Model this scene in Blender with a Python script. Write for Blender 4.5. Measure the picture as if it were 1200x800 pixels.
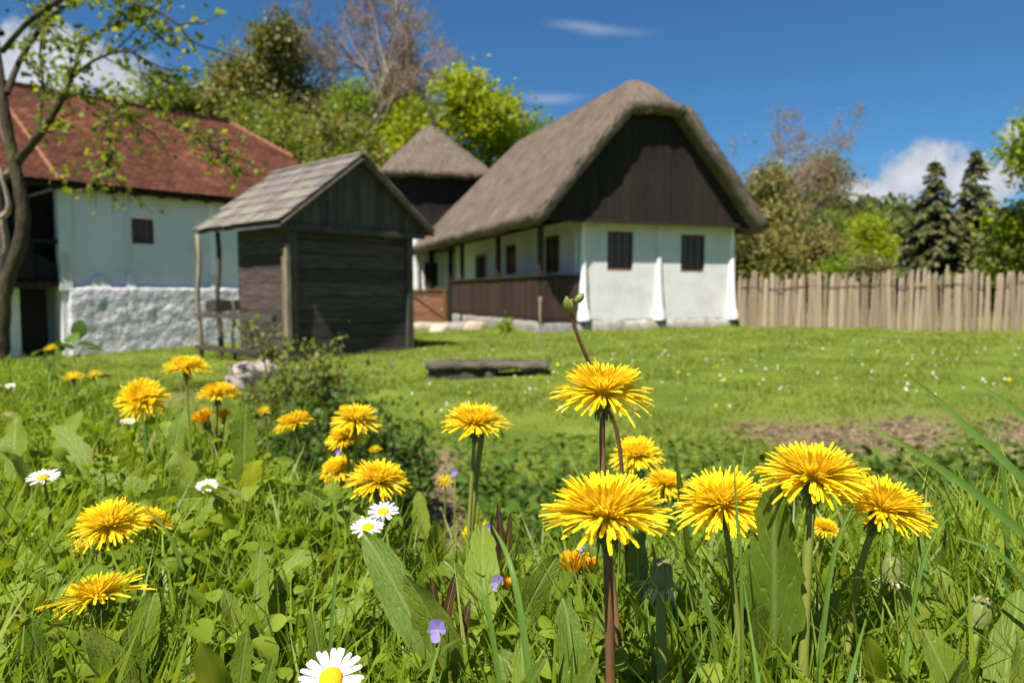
import bpy, bmesh, math, random
import numpy as np
from mathutils import Vector, Matrix

R = math.radians
scene = bpy.context.scene
for o in list(bpy.data.objects):
    bpy.data.objects.remove(o, do_unlink=True)
COL = scene.collection

# ------------------------------------------------------------------ camera
CAM_Z = 0.87
F = 870.0                       # focal length in pixels of a 1200 px wide frame
PITCH = math.atan(55.0 / F)
cd = bpy.data.cameras.new('camera')
cam = bpy.data.objects.new('camera', cd)
COL.objects.link(cam)
cam.location = (0, 0, CAM_Z)
cam.rotation_euler = (R(90) - PITCH, 0, 0)
cd.sensor_width = 36.0
cd.lens = 36.0 * F / 1200.0
cd.clip_start = 0.02
cd.clip_end = 3000.0
cd.dof.use_dof = True
cd.dof.focus_distance = 0.315
cd.dof.aperture_fstop = 15.0
cd.dof.aperture_blades = 7
scene.camera = cam

# ------------------------------------------------------------------ sun and sky
SUN_EL, SUN_AZ = R(57), R(-30)           # azimuth measured from straight behind the camera, to the left
sun_dir = Vector((math.sin(SUN_AZ) * math.cos(SUN_EL), -math.cos(SUN_AZ) * math.cos(SUN_EL), math.sin(SUN_EL)))
sl = bpy.data.lights.new('sun', 'SUN')
sl.energy = 5.0
sl.angle = R(0.53)
sl.color = (1.0, 0.93, 0.81)
sun = bpy.data.objects.new('sun', sl)
COL.objects.link(sun)
sun.rotation_euler = sun_dir.to_track_quat('Z', 'Y').to_euler()
sun.location = (0, 0, 30)

world = bpy.data.worlds.new('World')
scene.world = world
world.use_nodes = True
wt = world.node_tree
wt.nodes.clear()


def wn(kind, **kw):
    n = wt.nodes.new(kind)
    for k, v in kw.items():
        setattr(n, k, v)
    return n


def wmath(op, a, b=None, c=None, clamp=False):
    n = wn('ShaderNodeMath', operation=op, use_clamp=clamp)
    for i, v in enumerate((a, b, c)):
        if v is None:
            continue
        if isinstance(v, (int, float)):
            n.inputs[i].default_value = v
        else:
            wt.links.new(v, n.inputs[i])
    return n.outputs[0]


sky = wn('ShaderNodeTexSky', sky_type='NISHITA')
sky.sun_disc = False
sky.sun_elevation = SUN_EL
sky.sun_rotation = math.atan2(sun_dir.x, sun_dir.y) % (2 * math.pi)
sky.altitude = 300
sky.air_density = 1.0
sky.dust_density = 0.25
sky.ozone_density = 4.0
tc = wn('ShaderNodeTexCoord')
sep = wn('ShaderNodeSeparateXYZ')
wt.links.new(tc.outputs['Generated'], sep.inputs[0])
az = wmath('ARCTAN2', sep.outputs[0], sep.outputs[1])
el = wmath('ARCSINE', sep.outputs[2])
noise = wn('ShaderNodeTexNoise')
noise.inputs['Scale'].default_value = 17.0
noise.inputs['Detail'].default_value = 9.0
noise.inputs['Roughness'].default_value = 0.60
wt.links.new(tc.outputs['Generated'], noise.inputs['Vector'])
# cumulus banks: (azimuth, elevation, half width, half height) in degrees, all round the horizon
BANKS = [(28.6, 7.9, 2.6, 2.0), (31.5, 7.2, 2.6, 2.0), (25.0, 6.6, 3.6, 1.3), (33.9, 9.9, .8, 1.0),
         (-32.0, 13.8, 5.6, 2.8), (-27.8, 12.6, 3.6, 2.0), (-25.0, 11.9, 2.6, 1.4), (-22.3, 12.6, 1.8, 1.7),
         (58, 9, 6, 3), (75, 11, 8, 3.2), (104, 8, 7, 3), (131, 13, 6, 3), (168, 9, 9, 3.5), (-52, 9, 6, 3), (-78, 12, 8, 3.4), (-110, 8, 7, 3), (-141, 12, 8, 3.2)]
best = None
for (a0, e0, ra, re) in BANKS:
    da = wmath('MULTIPLY', wmath('SUBTRACT', az, R(a0)), 1 / R(ra))
    de = wmath('MULTIPLY', wmath('SUBTRACT', el, R(e0)), 1 / R(re))
    d = wmath('SQRT', wmath('ADD', wmath('MULTIPLY', da, da), wmath('MULTIPLY', de, de)))
    v = wmath('SUBTRACT', 1.0, d)
    best = v if best is None else wmath('MAXIMUM', best, v)
best = wmath('MAXIMUM', best, -1.0)
dens = wmath('ADD', best, wmath('MULTIPLY', wmath('SUBTRACT', noise.outputs['Fac'], 0.5), 2.6))
mr = wn('ShaderNodeMapRange', interpolation_type='SMOOTHSTEP')
wt.links.new(dens, mr.inputs['Value'])
mr.inputs['From Min'].default_value = -0.15
mr.inputs['From Max'].default_value = 0.35
cumulus = mr.outputs[0]
# thin wisps
wisp_noise = wn('ShaderNodeTexNoise')
wisp_noise.inputs['Scale'].default_value = 9.0
wisp_noise.inputs['Detail'].default_value = 7.0
wmap = wn('ShaderNodeMapping')
wmap.inputs['Scale'].default_value = (1.0, 1.0, 6.0)
wt.links.new(tc.outputs['Generated'], wmap.inputs['Vector'])
wt.links.new(wmap.outputs[0], wisp_noise.inputs['Vector'])
WISPS = [(5.9, 19.2, 6.4, 0.62, -0.16), (2.6, 14.4, 3.6, 0.8, -0.10), (40, 26, 7, 1.2, 0.1), (-50, 30, 8, 1.3, 0.1),
         (95, 25, 8, 1.2, 0.0), (150, 30, 8, 1.2, 0.0), (-100, 24, 8, 1.2, 0.0), (-150, 33, 8, 1.2, 0.0)]
wbest = None
for (a0, e0, ra, re, sl_) in WISPS:
    dx = wmath('SUBTRACT', az, R(a0))
    da = wmath('MULTIPLY', dx, 1 / R(ra))
    de = wmath('MULTIPLY', wmath('SUBTRACT', wmath('SUBTRACT', el, R(e0)), wmath('MULTIPLY', dx, sl_)), 1 / R(re))
    d = wmath('SQRT', wmath('ADD', wmath('MULTIPLY', da, da), wmath('MULTIPLY', de, de)))
    v = wmath('SUBTRACT', 1.0, d)
    wbest = v if wbest is None else wmath('MAXIMUM', wbest, v)
wbest = wmath('MAXIMUM', wbest, -1.0)
wd = wmath('ADD', wbest, wmath('MULTIPLY', wmath('SUBTRACT', wisp_noise.outputs['Fac'], 0.5), 2.2))
mr2 = wn('ShaderNodeMapRange', interpolation_type='SMOOTHSTEP')
wt.links.new(wd, mr2.inputs['Value'])
mr2.inputs['From Min'].default_value = 0.0
mr2.inputs['From Max'].default_value = 1.5
mr2.inputs['To Max'].default_value = 0.55
cover = wmath('MAXIMUM', cumulus, mr2.outputs[0])
# cloud tone: bright cores, greyer thin bodies
shade = wn('ShaderNodeMapRange')
wt.links.new(dens, shade.inputs['Value'])
shade.inputs['From Min'].default_value = 0.2
shade.inputs['From Max'].default_value = 1.6
ccol = wn('ShaderNodeMix', data_type='RGBA')
ccol.inputs['A'].default_value = (3.9, 4.2, 4.9, 1)
ccol.inputs['B'].default_value = (6.6, 6.7, 7.0, 1)
wt.links.new(shade.outputs[0], ccol.inputs['Factor'])
tint = wn('ShaderNodeMix', data_type='RGBA', blend_type='MULTIPLY')
tint.inputs['Factor'].default_value = 1.0
tint.inputs['B'].default_value = (0.31, 0.57, 0.74, 1)
wt.links.new(sky.outputs[0], tint.inputs['A'])
mixc = wn('ShaderNodeMix', data_type='RGBA')
wt.links.new(cover, mixc.inputs['Factor'])
wt.links.new(tint.outputs['Result'], mixc.inputs['A'])
wt.links.new(ccol.outputs['Result'], mixc.inputs['B'])
bg = wn('ShaderNodeBackground')
bg.inputs['Strength'].default_value = 0.072
wt.links.new(mixc.outputs['Result'], bg.inputs['Color'])
wo = wn('ShaderNodeOutputWorld')
wt.links.new(bg.outputs[0], wo.inputs['Surface'])

scene.view_settings.view_transform = 'Standard'
scene.view_settings.look = 'None'
scene.view_settings.gamma = 1.0
scene.view_settings.exposure = 0.92
scene.view_settings.use_curve_mapping = False
scene.render.engine = 'CYCLES'
scene.cycles.use_denoising = True
scene.cycles.max_bounces = 8
scene.cycles.diffuse_bounces = 3
scene.cycles.transmission_bounces = 4
scene.cycles.transparent_max_bounces = 6
scene.cycles.sample_clamp_indirect = 8.0

rng = np.random.default_rng(7)
random.seed(7)


# ------------------------------------------------------------------ helpers
def at(px, py, Y):
    """world point on the line of sight of photo pixel (px, py) at forward distance Y"""
    a = (px - 600.0) / F
    b = -(py - 400.0) / F
    y = math.cos(PITCH) + b * math.sin(PITCH)
    z = -math.sin(PITCH) + b * math.cos(PITCH)
    return Vector((a * Y / y, Y, CAM_Z + z * Y / y))


def sm(t):
    t = np.clip(t, 0, 1)
    return t * t * (3 - 2 * t)


def wob(x, y, s):
    return (np.sin(x * 1.7 * s + 1.3) * np.cos(y * 1.3 * s + .7) + .6 * np.sin(x * 3.1 * s - y * 2.3 * s + 2.) + .35 * np.sin(x * 6.3 * s + y * 5.1 * s + .4)) / 1.95


def bank_edge(x):
    return np.where(x > -0.05, 0.43 + 0.015 * np.sin(x * 9), 0.43 + 1.3 * (-0.05 - x)).clip(0, 2.6)


def H(x, y):
    x = np.asarray(x, float)
    y = np.asarray(y, float)
    lawn = 0.040 * np.clip(x, -30, 0) + 0.010 * np.clip(x, 0, 12) + 0.045 * wob(x, y, .45)
    lawn = lawn - 0.08 * np.exp(-((y - 2.6) / 1.2) ** 2)
    hill = 8.5 * sm((y - 31) / 18) * sm((4 - x) / 12)
    hill = hill + 12.5 * np.exp(-((x - 48) / 30) ** 2 - ((y - 125) / 38) ** 2) + 5 * sm((y - 150) / 150) * sm((x + 60) / 60)
    low = lawn + hill
    e = bank_edge(x)
    k = sm((e + 0.70 - y) / 0.70)
    top = 0.665 + 0.010 * wob(x, y, 4.0) - 0.045 * np.clip(-x - .3, 0, 3)
    return low * (1 - k) + top * k


def Hs(x, y):
    return float(H(x, y))


def mesh_np(name, V, faces_list, mat, parent=None, uv=None, smooth=False, attrs=None):
    """faces_list: list of int arrays (n, k)"""
    me = bpy.data.meshes.new(name)
    V = np.asarray(V, np.float32)
    me.vertices.add(len(V))
    me.vertices.foreach_set('co', V.ravel())
    li, ls = [], []
    start = 0
    for f in faces_list:
        f = np.asarray(f, np.int32)
        if f.size == 0:
            continue
        n, k = f.shape
        li.append(f.ravel())
        ls.append(start + np.arange(n, dtype=np.int32) * k)
        start += n * k
    li = np.concatenate(li)
    ls = np.concatenate(ls)
    me.loops.add(len(li))
    me.loops.foreach_set('vertex_index', li)
    me.polygons.add(len(ls))
    me.polygons.foreach_set('loop_start', ls)
    me.polygons.foreach_set('use_smooth', np.full(len(ls), bool(smooth)))
    if uv is not None:
        lay = me.uv_layers.new(name='UVMap')
        lay.data.foreach_set('uv', np.asarray(uv, np.float32)[li].ravel())
    if attrs:
        for an, av in attrs.items():
            a = me.attributes.new(an, 'FLOAT', 'POINT')
            a.data.foreach_set('value', np.asarray(av, np.float32))
    me.update(calc_edges=True)
    if mat is not None:
        me.materials.append(mat)
    o = bpy.data.objects.new(name, me)
    COL.objects.link(o)
    if parent is not None:
        o.parent = parent
    return o


def norm(a):
    return a / np.maximum(np.linalg.norm(a, axis=-1, keepdims=True), 1e-9)


def inst(T, D, Nn, sx, sy, sz, loc):
    """place template verts T (local: Y along D, Z along Nn) -> (N*nv, 3)"""
    D = norm(np.asarray(D, float))
    Nn = np.asarray(Nn, float)
    X = norm(np.cross(D, Nn))
    Z = np.cross(X, D)
    sx, sy, sz = [np.broadcast_to(np.asarray(s, float), (len(D),)) for s in (sx, sy, sz)]
    V = (T[None, :, 0:1] * (X * sx[:, None])[:, None, :] + T[None, :, 1:2] * (D * sy[:, None])[:, None, :] + T[None, :, 2:3] * (Z * sz[:, None])[:, None, :])
    V = V + np.asarray(loc, float)[:, None, :]
    return V.reshape(-1, 3)


def tile_faces(Fc, n, nv):
    Fc = np.asarray(Fc, np.int32)
    return (Fc[None] + (np.arange(n, dtype=np.int32) * nv)[:, None, None]).reshape(-1, Fc.shape[1])


def strip_template(prof, curve, cols=2, chan=0.0):
    """strap along +Y: prof = [(y, halfwidth)], curve(y)->z, chan = channel depth"""
    V, Fq = [], []
    for (y, w) in prof:
        z = curve(y)
        if cols == 2:
            V += [(-w, y, z), (w, y, z)]
        else:
            V += [(-w, y, z + chan * w), (0, y, z), (w, y, z + chan * w)]
    for i in range(len(prof) - 1):
        for c in range(cols - 1):
            a = i * cols + c
            Fq.append((a, a + 1, a + cols + 1, a + cols))
    return np.array(V, float), np.array(Fq, np.int32)


class Acc:
    """collects geometry into one mesh"""
    def __init__(self):
        self.V, self.Q, self.T, self.n, self.UV = [], [], [], 0, []

    def add(self, V, Q=None, T=None, uv=None):
        V = np.asarray(V, float)
        if Q is not None and len(Q):
            self.Q.append(np.asarray(Q, np.int32) + self.n)
        if T is not None and len(T):
            self.T.append(np.asarray(T, np.int32) + self.n)
        self.V.append(V)
        self.n += len(V)
        if uv is not None:
            self.UV.append(np.asarray(uv, float))

    def inst(self, TV, TF, D, Nn, sx, sy, sz, loc):
        v = inst(TV, D, Nn, sx, sy, sz, loc)
        f = tile_faces(TF, len(D), len(TV))
        if f.shape[1] == 4:
            self.add(v, Q=f)
        else:
            self.add(v, T=f)

    def box(self, x0, x1, y0, y1, z0, z1, jit=0.0):
        V = np.array([(x, y, z) for z in (z0, z1) for (x, y) in ((x0, y0), (x1, y0), (x1, y1), (x0, y1))], float)
        if jit:
            V += rng.uniform(-jit, jit, V.shape)
        self.add(V, Q=[(0, 3, 2, 1), (4, 5, 6, 7), (0, 1, 5, 4), (1, 2, 6, 5), (2, 3, 7, 6), (3, 0, 4, 7)])

    def tube(self, pts, rad, k=6, cap=True):
        pts = np.asarray(pts, float)
        n = len(pts)
        rad = np.broadcast_to(np.asarray(rad, float), (n,))
        tan = norm(np.gradient(pts, axis=0))
        ref = np.array([0., 0., 1.]) if abs(tan[0][2]) < .9 else np.array([1., 0., 0.])
        V = []
        u = norm(np.cross(tan[0], ref))
        for i in range(n):
            u = u - tan[i] * np.dot(u, tan[i])
            u = u / max(np.linalg.norm(u), 1e-9)
            w = np.cross(tan[i], u)
            for j in range(k):
                a = 2 * math.pi * j / k
                V.append(pts[i] + rad[i] * (math.cos(a) * u + math.sin(a) * w))
        Q = [(i * k + j, i * k + (j + 1) % k, (i + 1) * k + (j + 1) % k, (i + 1) * k + j) for i in range(n - 1) for j in range(k)]
        T = []
        if cap:
            V.append(pts[-1] + tan[-1] * rad[-1] * .4)
            T = [((n - 1) * k + j, (n - 1) * k + (j + 1) % k, n * k) for j in range(k)]
        self.add(V, Q=Q, T=T)

    def lathe(self, prof, k=12, M=None):
        V = []
        for (r, z) in prof:
            for j in range(k):
                a = 2 * math.pi * j / k
                V.append((r * math.cos(a), r * math.sin(a), z))
        V = np.array(V)
        if M is not None:
            V = V @ np.array(M.to_3x3()).T + np.array(M.translation)
        n = len(prof)
        Q = [(i * k + j, i * k + (j + 1) % k, (i + 1) * k + (j + 1) % k, (i + 1) * k + j) for i in range(n - 1) for j in range(k)]
        self.add(V, Q=Q)

    def build(self, name, mat, parent=None, smooth=False, uv=False):
        fl = []
        if self.Q:
            fl.append(np.concatenate(self.Q))
        if self.T:
            fl.append(np.concatenate(self.T))
        return mesh_np(name, np.concatenate(self.V), fl, mat, parent, smooth=smooth, uv=np.concatenate(self.UV) if uv else None)


def tag(o, label=None, cat=None, group=None, kind=None):
    if label:
        o['label'] = label
    if cat:
        o['category'] = cat
    if group:
        o['group'] = group
    if kind:
        o['kind'] = kind
    return o


def empty(name, loc, rz=0.0):
    e = bpy.data.objects.new(name, None)
    e.empty_display_size = .1
    COL.objects.link(e)
    e.location = loc
    e.rotation_euler = (0, 0, rz)
    return e


def boxes(name, mat, parent, bl, jit=0.0, bevel=0.0):
    a = Acc()
    for b in bl:
        a.box(*b, jit=jit)
    o = a.build(name, mat, parent)
    if bevel:
        m = o.modifiers.new('bevel', 'BEVEL')
        m.width = bevel
        m.segments = 2
    return o


# ------------------------------------------------------------------ materials
def nmat(name):
    m = bpy.data.materials.new(name)
    m.use_nodes = True
    nt = m.node_tree
    nt.nodes.clear()
    out = nt.nodes.new('ShaderNodeOutputMaterial')
    return m, nt, out


def ramp(nt, fac, cols):
    r = nt.nodes.new('ShaderNodeValToRGB')
    e = r.color_ramp.elements
    while len(e) < len(cols):
        e.new(.5)
    for i, c in enumerate(cols):
        e[i].position = c[0]
        e[i].color = (*c[1], 1)
    nt.links.new(fac, r.inputs[0])
    return r.outputs[0]


def surf(name, cols, scale=3.0, rough=.85, bump=.3, bscale=None, stretch=(1, 1, 1), detail=6, spec=.25, bdist=.02):
    """noise-mottled opaque surface; cols = [(pos, rgb)]"""
    m, nt, out = nmat(name)
    t = nt.nodes.new('ShaderNodeTexCoord')
    mp = nt.nodes.new('ShaderNodeMapping')
    mp.inputs['Scale'].default_value = stretch
    nt.links.new(t.outputs['Object'], mp.inputs[0])
    n = nt.nodes.new('ShaderNodeTexNoise')
    n.inputs['Scale'].default_value = scale
    n.inputs['Detail'].default_value = detail
    n.inputs['Roughness'].default_value = .65
    nt.links.new(mp.outputs[0], n.inputs['Vector'])
    c = ramp(nt, n.outputs['Fac'], cols)
    b = nt.nodes.new('ShaderNodeBsdfPrincipled')
    b.inputs['Roughness'].default_value = rough
    b.inputs['Specular IOR Level'].default_value = spec
    # each object (board, stake, stone) a touch lighter or darker
    oi = nt.nodes.new('ShaderNodeObjectInfo')
    mr_ = nt.nodes.new('ShaderNodeMapRange')
    nt.links.new(oi.outputs['Random'], mr_.inputs['Value'])
    mr_.inputs['To Min'].default_value = .72
    mr_.inputs['To Max'].default_value = 1.25
    mx = nt.nodes.new('ShaderNodeMix')
    mx.data_type = 'RGBA'
    mx.blend_type = 'MULTIPLY'
    mx.inputs['Factor'].default_value = 1.0
    nt.links.new(c, mx.inputs['A'])
    nt.links.new(mr_.outputs[0], mx.inputs['B'])
    nt.links.new(mx.outputs['Result'], b.inputs['Base Color'])
    if bump:
        n2 = nt.nodes.new('ShaderNodeTexNoise')
        n2.inputs['Scale'].default_value = bscale or scale * 4
        n2.inputs['Detail'].default_value = 8
        nt.links.new(mp.outputs[0], n2.inputs['Vector'])
        bp = nt.nodes.new('ShaderNodeBump')
        bp.inputs['Strength'].default_value = bump
        bp.inputs['Distance'].default_value = bdist
        nt.links.new(n2.outputs['Fac'], bp.inputs['Height'])
        nt.links.new(bp.outputs[0], b.inputs['Normal'])
    nt.links.new(b.outputs[0], out.inputs['Surface'])
    return m


def leafmat(name, cols, trans=.35, tcol=None, rough=.5, spec=.35, scale=0, veins=False, per_island=True):
    """thin vegetation: colour varies from piece to piece, some light passes through"""
    m, nt, out = nmat(name)
    g = nt.nodes.new('ShaderNodeNewGeometry')
    fac = g.outputs['Random Per Island']
    if scale:
        n = nt.nodes.new('ShaderNodeTexNoise')
        n.inputs['Scale'].default_value = scale
        n.inputs['Detail'].default_value = 3
        nt.links.new(g.outputs['Position'], n.inputs['Vector'])
        a = nt.nodes.new('ShaderNodeMath')
        a.operation = 'MULTIPLY_ADD'
        a.inputs[1].default_value = .55
        nt.links.new(fac, a.inputs[0])
        s = nt.nodes.new('ShaderNodeMath')
        s.operation = 'MULTIPLY_ADD'
        s.inputs[1].default_value = 1.5
        s.inputs[2].default_value = -.52
        nt.links.new(n.outputs['Fac'], s.inputs[0])
        nt.links.new(s.outputs[0], a.inputs[2])
        fac = a.outputs[0]
    if veins is True:
        fac = nt.nodes.new('ShaderNodeObjectInfo').outputs['Random']
    c = ramp(nt, fac, cols)
    b = nt.nodes.new('ShaderNodeBsdfPrincipled')
    b.inputs['Roughness'].default_value = rough
    b.inputs['Specular IOR Level'].default_value = spec
    if veins:
        uv = nt.nodes.new('ShaderNodeUVMap')
        sp = nt.nodes.new('ShaderNodeSeparateXYZ')
        nt.links.new(uv.outputs[0], sp.inputs[0])

        def mth(op, a_, b_=None, cl=False):
            q = nt.nodes.new('ShaderNodeMath')
            q.operation = op
            q.use_clamp = cl
            for i, v in enumerate((a_, b_)):
                if v is None:
                    continue
                if isinstance(v, (int, float)):
                    q.inputs[i].default_value = v
                else:
                    nt.links.new(v, q.inputs[i])
            return q.outputs[0]
        au = mth('ABSOLUTE', mth('SUBTRACT', sp.outputs[0], .5))
        mid = mth('SUBTRACT', 1.0, mth('MULTIPLY', au, 16), True)
        nz = nt.nodes.new('ShaderNodeTexNoise')
        nz.inputs['Scale'].default_value = 6
        nt.links.new(uv.outputs[0], nz.inputs['Vector'])
        ph = mth('ADD', mth('ADD', mth('MULTIPLY', sp.outputs[1], 8.0), mth('MULTIPLY', au, -5.0)), mth('MULTIPLY', nz.outputs['Fac'], 1.2))
        fr = mth('ABSOLUTE', mth('SUBTRACT', mth('FRACT', ph), .5))
        side = mth('SUBTRACT', 1.0, mth('MULTIPLY', fr, 9), True)
        vein = mth('MAXIMUM', mid, mth('MULTIPLY', side, .5))
        mx = nt.nodes.new('ShaderNodeMix')
        mx.data_type = 'RGBA'
        nt.links.new(mth('MULTIPLY', vein, .6), mx.inputs['Factor'])
        nt.links.new(c, mx.inputs['A'])
        mx.inputs['B'].default_value = (.26, .34, .11, 1)
        c = mx.outputs['Result']
        n2 = nt.nodes.new('ShaderNodeTexNoise')
        n2.inputs['Scale'].default_value = 22
        n2.inputs['Detail'].default_value = 4
        nt.links.new(uv.outputs[0], n2.inputs['Vector'])
        hgt = mth('ADD', mth('MULTIPLY', vein, -1.0), mth('MULTIPLY', n2.outputs['Fac'], 1.2))
        bp = nt.nodes.new('ShaderNodeBump')
        bp.inputs['Strength'].default_value = .55
        bp.inputs['Distance'].default_value = .0012
        nt.links.new(hgt, bp.inputs['Height'])
        nt.links.new(bp.outputs[0], b.inputs['Normal'])
    nt.links.new(c, b.inputs['Base Color'])
    tr = nt.nodes.new('ShaderNodeBsdfTranslucent')
    if tcol is None:
        tm = nt.nodes.new('ShaderNodeMix')
        tm.data_type = 'RGBA'
        tm.blend_type = 'MULTIPLY'
        tm.inputs['Factor'].default_value = 1
        nt.links.new(c, tm.inputs['A'])
        tm.inputs['B'].default_value = (2.0, 1.75, .7, 1)
        nt.links.new(tm.outputs['Result'], tr.inputs['Color'])
    else:
        tr.inputs['Color'].default_value = (*tcol, 1)
    ms = nt.nodes.new('ShaderNodeMixShader')
    ms.inputs[0].default_value = trans
    nt.links.new(b.outputs[0], ms.inputs[1])
    nt.links.new(tr.outputs[0], ms.inputs[2])
    nt.links.new(ms.outputs[0], out.inputs['Surface'])
    return m


M = {}
M['lime'] = surf('limewash', [(.28, (.56, .55, .54)), (.5, (.70, .69, .68)), (.75, (.76, .75, .73))], scale=1.6, bump=.25, bscale=14)
M['lime_barn'] = surf('limewash_barn', [(.28, (.64, .62, .65)), (.55, (.76, .73, .76)), (.8, (.81, .78, .79))], scale=.9, bump=.25, bscale=10)
M['lime_stone'] = surf('limewashed_stone', [(.3, (.42, .41, .46)), (.5, (.52, .51, .56)), (.72, (.60, .58, .63))], scale=4.5, bump=.9, bscale=9, bdist=.08)
M['stone'] = surf('field_stone', [(.3, (.15, .14, .13)), (.5, (.26, .245, .225)), (.75, (.36, .34, .31))], scale=5, bump=.6, bdist=.03)
M['warm_stone'] = surf('warm_stone', [(.3, (.30, .24, .19)), (.5, (.44, .36, .29)), (.75, (.55, .47, .39))], scale=6, bump=.6, bdist=.03)
M['moss_stone'] = surf('mossy_stone', [(.32, (.035, .040, .012)), (.45, (.065, .058, .038)), (.6, (.105, .088, .070)), (.8, (.17, .15, .13))], scale=4, bump=.7, bdist=.03)
M['dark_wood'] = surf('dark_wood', [(.3, (.014, .009, .007)), (.6, (.026, .017, .013)), (.8, (.044, .030, .024))], scale=4, stretch=(6, 6, .6), bump=.5, rough=.8)
M['rail_wood'] = surf('rail_wood', [(.3, (.030, .017, .012)), (.6, (.052, .030, .022)), (.8, (.080, .048, .036))], scale=4, stretch=(6, 6, .6), bump=.5, rough=.75)
M['log_wood'] = surf('weathered_plank', [(.3, (.035, .027, .024)), (.55, (.078, .062, .055)), (.8, (.15, .122, .108))], scale=3, stretch=(.7, .7, 7), bump=.6, rough=.85)
M['grey_wood'] = surf('grey_board', [(.3, (.042, .035, .030)), (.55, (.082, .070, .060)), (.8, (.135, .118, .10))], scale=3, stretch=(7, 7, .7), bump=.6, rough=.85)
M['post_wood'] = surf('post_wood', [(.3, (.13, .10, .07)), (.55, (.24, .19, .13)), (.8, (.34, .28, .20))], scale=4, stretch=(5, 5, .8), bump=.6)
M['stake_wood'] = surf('stake_wood', [(.25, (.17, .125, .085)), (.5, (.31, .24, .17)), (.8, (.44, .36, .27))], scale=3, stretch=(6, 6, .5), bump=.6)
M['gate_wood'] = surf('gate_wood', [(.3, (.12, .055, .028)), (.6, (.20, .095, .050)), (.8, (.26, .14, .08))], scale=3, stretch=(.6, .6, 6), bump=.4)
M['shingle'] = surf('wood_shingle', [(.3, (.11, .097, .082)), (.55, (.205, .185, .16)), (.8, (.30, .275, .245))], scale=3, stretch=(7, .8, 7), bump=.6)
M['window_wood'] = surf('window_wood', [(.3, (.09, .036, .020)), (.7, (.16, .07, .038))], scale=6, bump=.3)
M['light_frame'] = surf('light_frame', [(.3, (.42, .36, .24)), (.7, (.55, .48, .34))], scale=5, bump=.2)
M['bark'] = surf('bark', [(.3, (.020, .014, .009)), (.5, (.046, .034, .020)), (.62, (.070, .064, .022)), (.8, (.12, .10, .07))], scale=7, stretch=(1, 1, .35), bump=.9, bdist=.03)
M['pale_bark'] = surf('pale_bark', [(.3, (.16, .12, .10)), (.6, (.28, .22, .19)), (.8, (.36, .30, .27))], scale=5, bump=.5)
M['dark_bark'] = surf('dark_bark', [(.3, (.05, .035, .025)), (.8, (.12, .085, .06))], scale=5, bump=.5)
M['straw_stem'] = surf('dry_stalk', [(.3, (.30, .24, .13)), (.8, (.50, .42, .26))], scale=40, bump=.2)


def thatch_mat():
    m, nt, out = nmat('thatch')
    t = nt.nodes.new('ShaderNodeTexCoord')
    n = nt.nodes.new('ShaderNodeTexNoise')
    n.inputs['Scale'].default_value = 1.6
    n.inputs['Detail'].default_value = 7
    n.inputs['Roughness'].default_value = .7
    nt.links.new(t.outputs['Object'], n.inputs['Vector'])
    n2 = nt.nodes.new('ShaderNodeTexNoise')
    n2.inputs['Scale'].default_value = 34
    n2.inputs['Detail'].default_value = 5
    nt.links.new(t.outputs['Object'], n2.inputs['Vector'])
    mx = nt.nodes.new('ShaderNodeMath')
    mx.operation = 'MULTIPLY_ADD'
    mx.inputs[1].default_value = .5
    nt.links.new(n2.outputs['Fac'], mx.inputs[0])
    h = nt.nodes.new('ShaderNodeMath')
    h.operation = 'MULTIPLY'
    h.inputs[1].default_value = .5
    nt.links.new(n.outputs['Fac'], h.inputs[0])
    nt.links.new(h.outputs[0], mx.inputs[2])
    c = ramp(nt, mx.outputs[0], [(.32, (.060, .047, .038)), (.5, (.135, .108, .086)), (.68, (.235, .192, .155))])
    b = nt.nodes.new('ShaderNodeBsdfPrincipled')
    b.inputs['Roughness'].default_value = .95
    b.inputs['Specular IOR Level'].default_value = .1
    nt.links.new(c, b.inputs['Base Color'])
    bp = nt.nodes.new('ShaderNodeBump')
    bp.inputs['Strength'].default_value = .9
    bp.inputs['Distance'].default_value = .04
    nt.links.new(mx.outputs[0], bp.inputs['Height'])
    nt.links.new(bp.outputs[0], b.inputs['Normal'])
    nt.links.new(b.outputs[0], out.inputs['Surface'])
    return m


M['thatch'] = thatch_mat()
M['straw'] = leafmat('straw', [(0, (.07, .055, .044)), (.5, (.155, .125, .10)), (1, (.29, .245, .195))], trans=.0, rough=.9, spec=.1)
M['tile'] = leafmat('clay_tile', [(0, (.050, .020, .013)), (.4, (.090, .034, .020)), (.75, (.125, .047, .027)), (1, (.19, .080, .045))], trans=0, rough=.85, spec=.15, scale=.7)
M['ridge_tile'] = leafmat('ridge_tile', [(0, (.16, .062, .038)), (1, (.27, .115, .068))], trans=0, rough=.85, spec=.15)


def glass_mat():
    m, nt, out = nmat('window_glass')
    b = nt.nodes.new('ShaderNodeBsdfPrincipled')
    b.inputs['Base Color'].default_value = (.060, .028, .019, 1)
    b.inputs['Roughness'].default_value = .12
    b.inputs['Specular IOR Level'].default_value = .5
    nt.links.new(b.outputs[0], out.inputs['Surface'])
    return m


M['glass'] = glass_mat()
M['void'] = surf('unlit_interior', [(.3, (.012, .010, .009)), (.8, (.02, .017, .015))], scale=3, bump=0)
M['iron'] = surf('iron', [(.3, (.03, .025, .02)), (.8, (.06, .05, .04))], scale=10, bump=.2, rough=.6)

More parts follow.
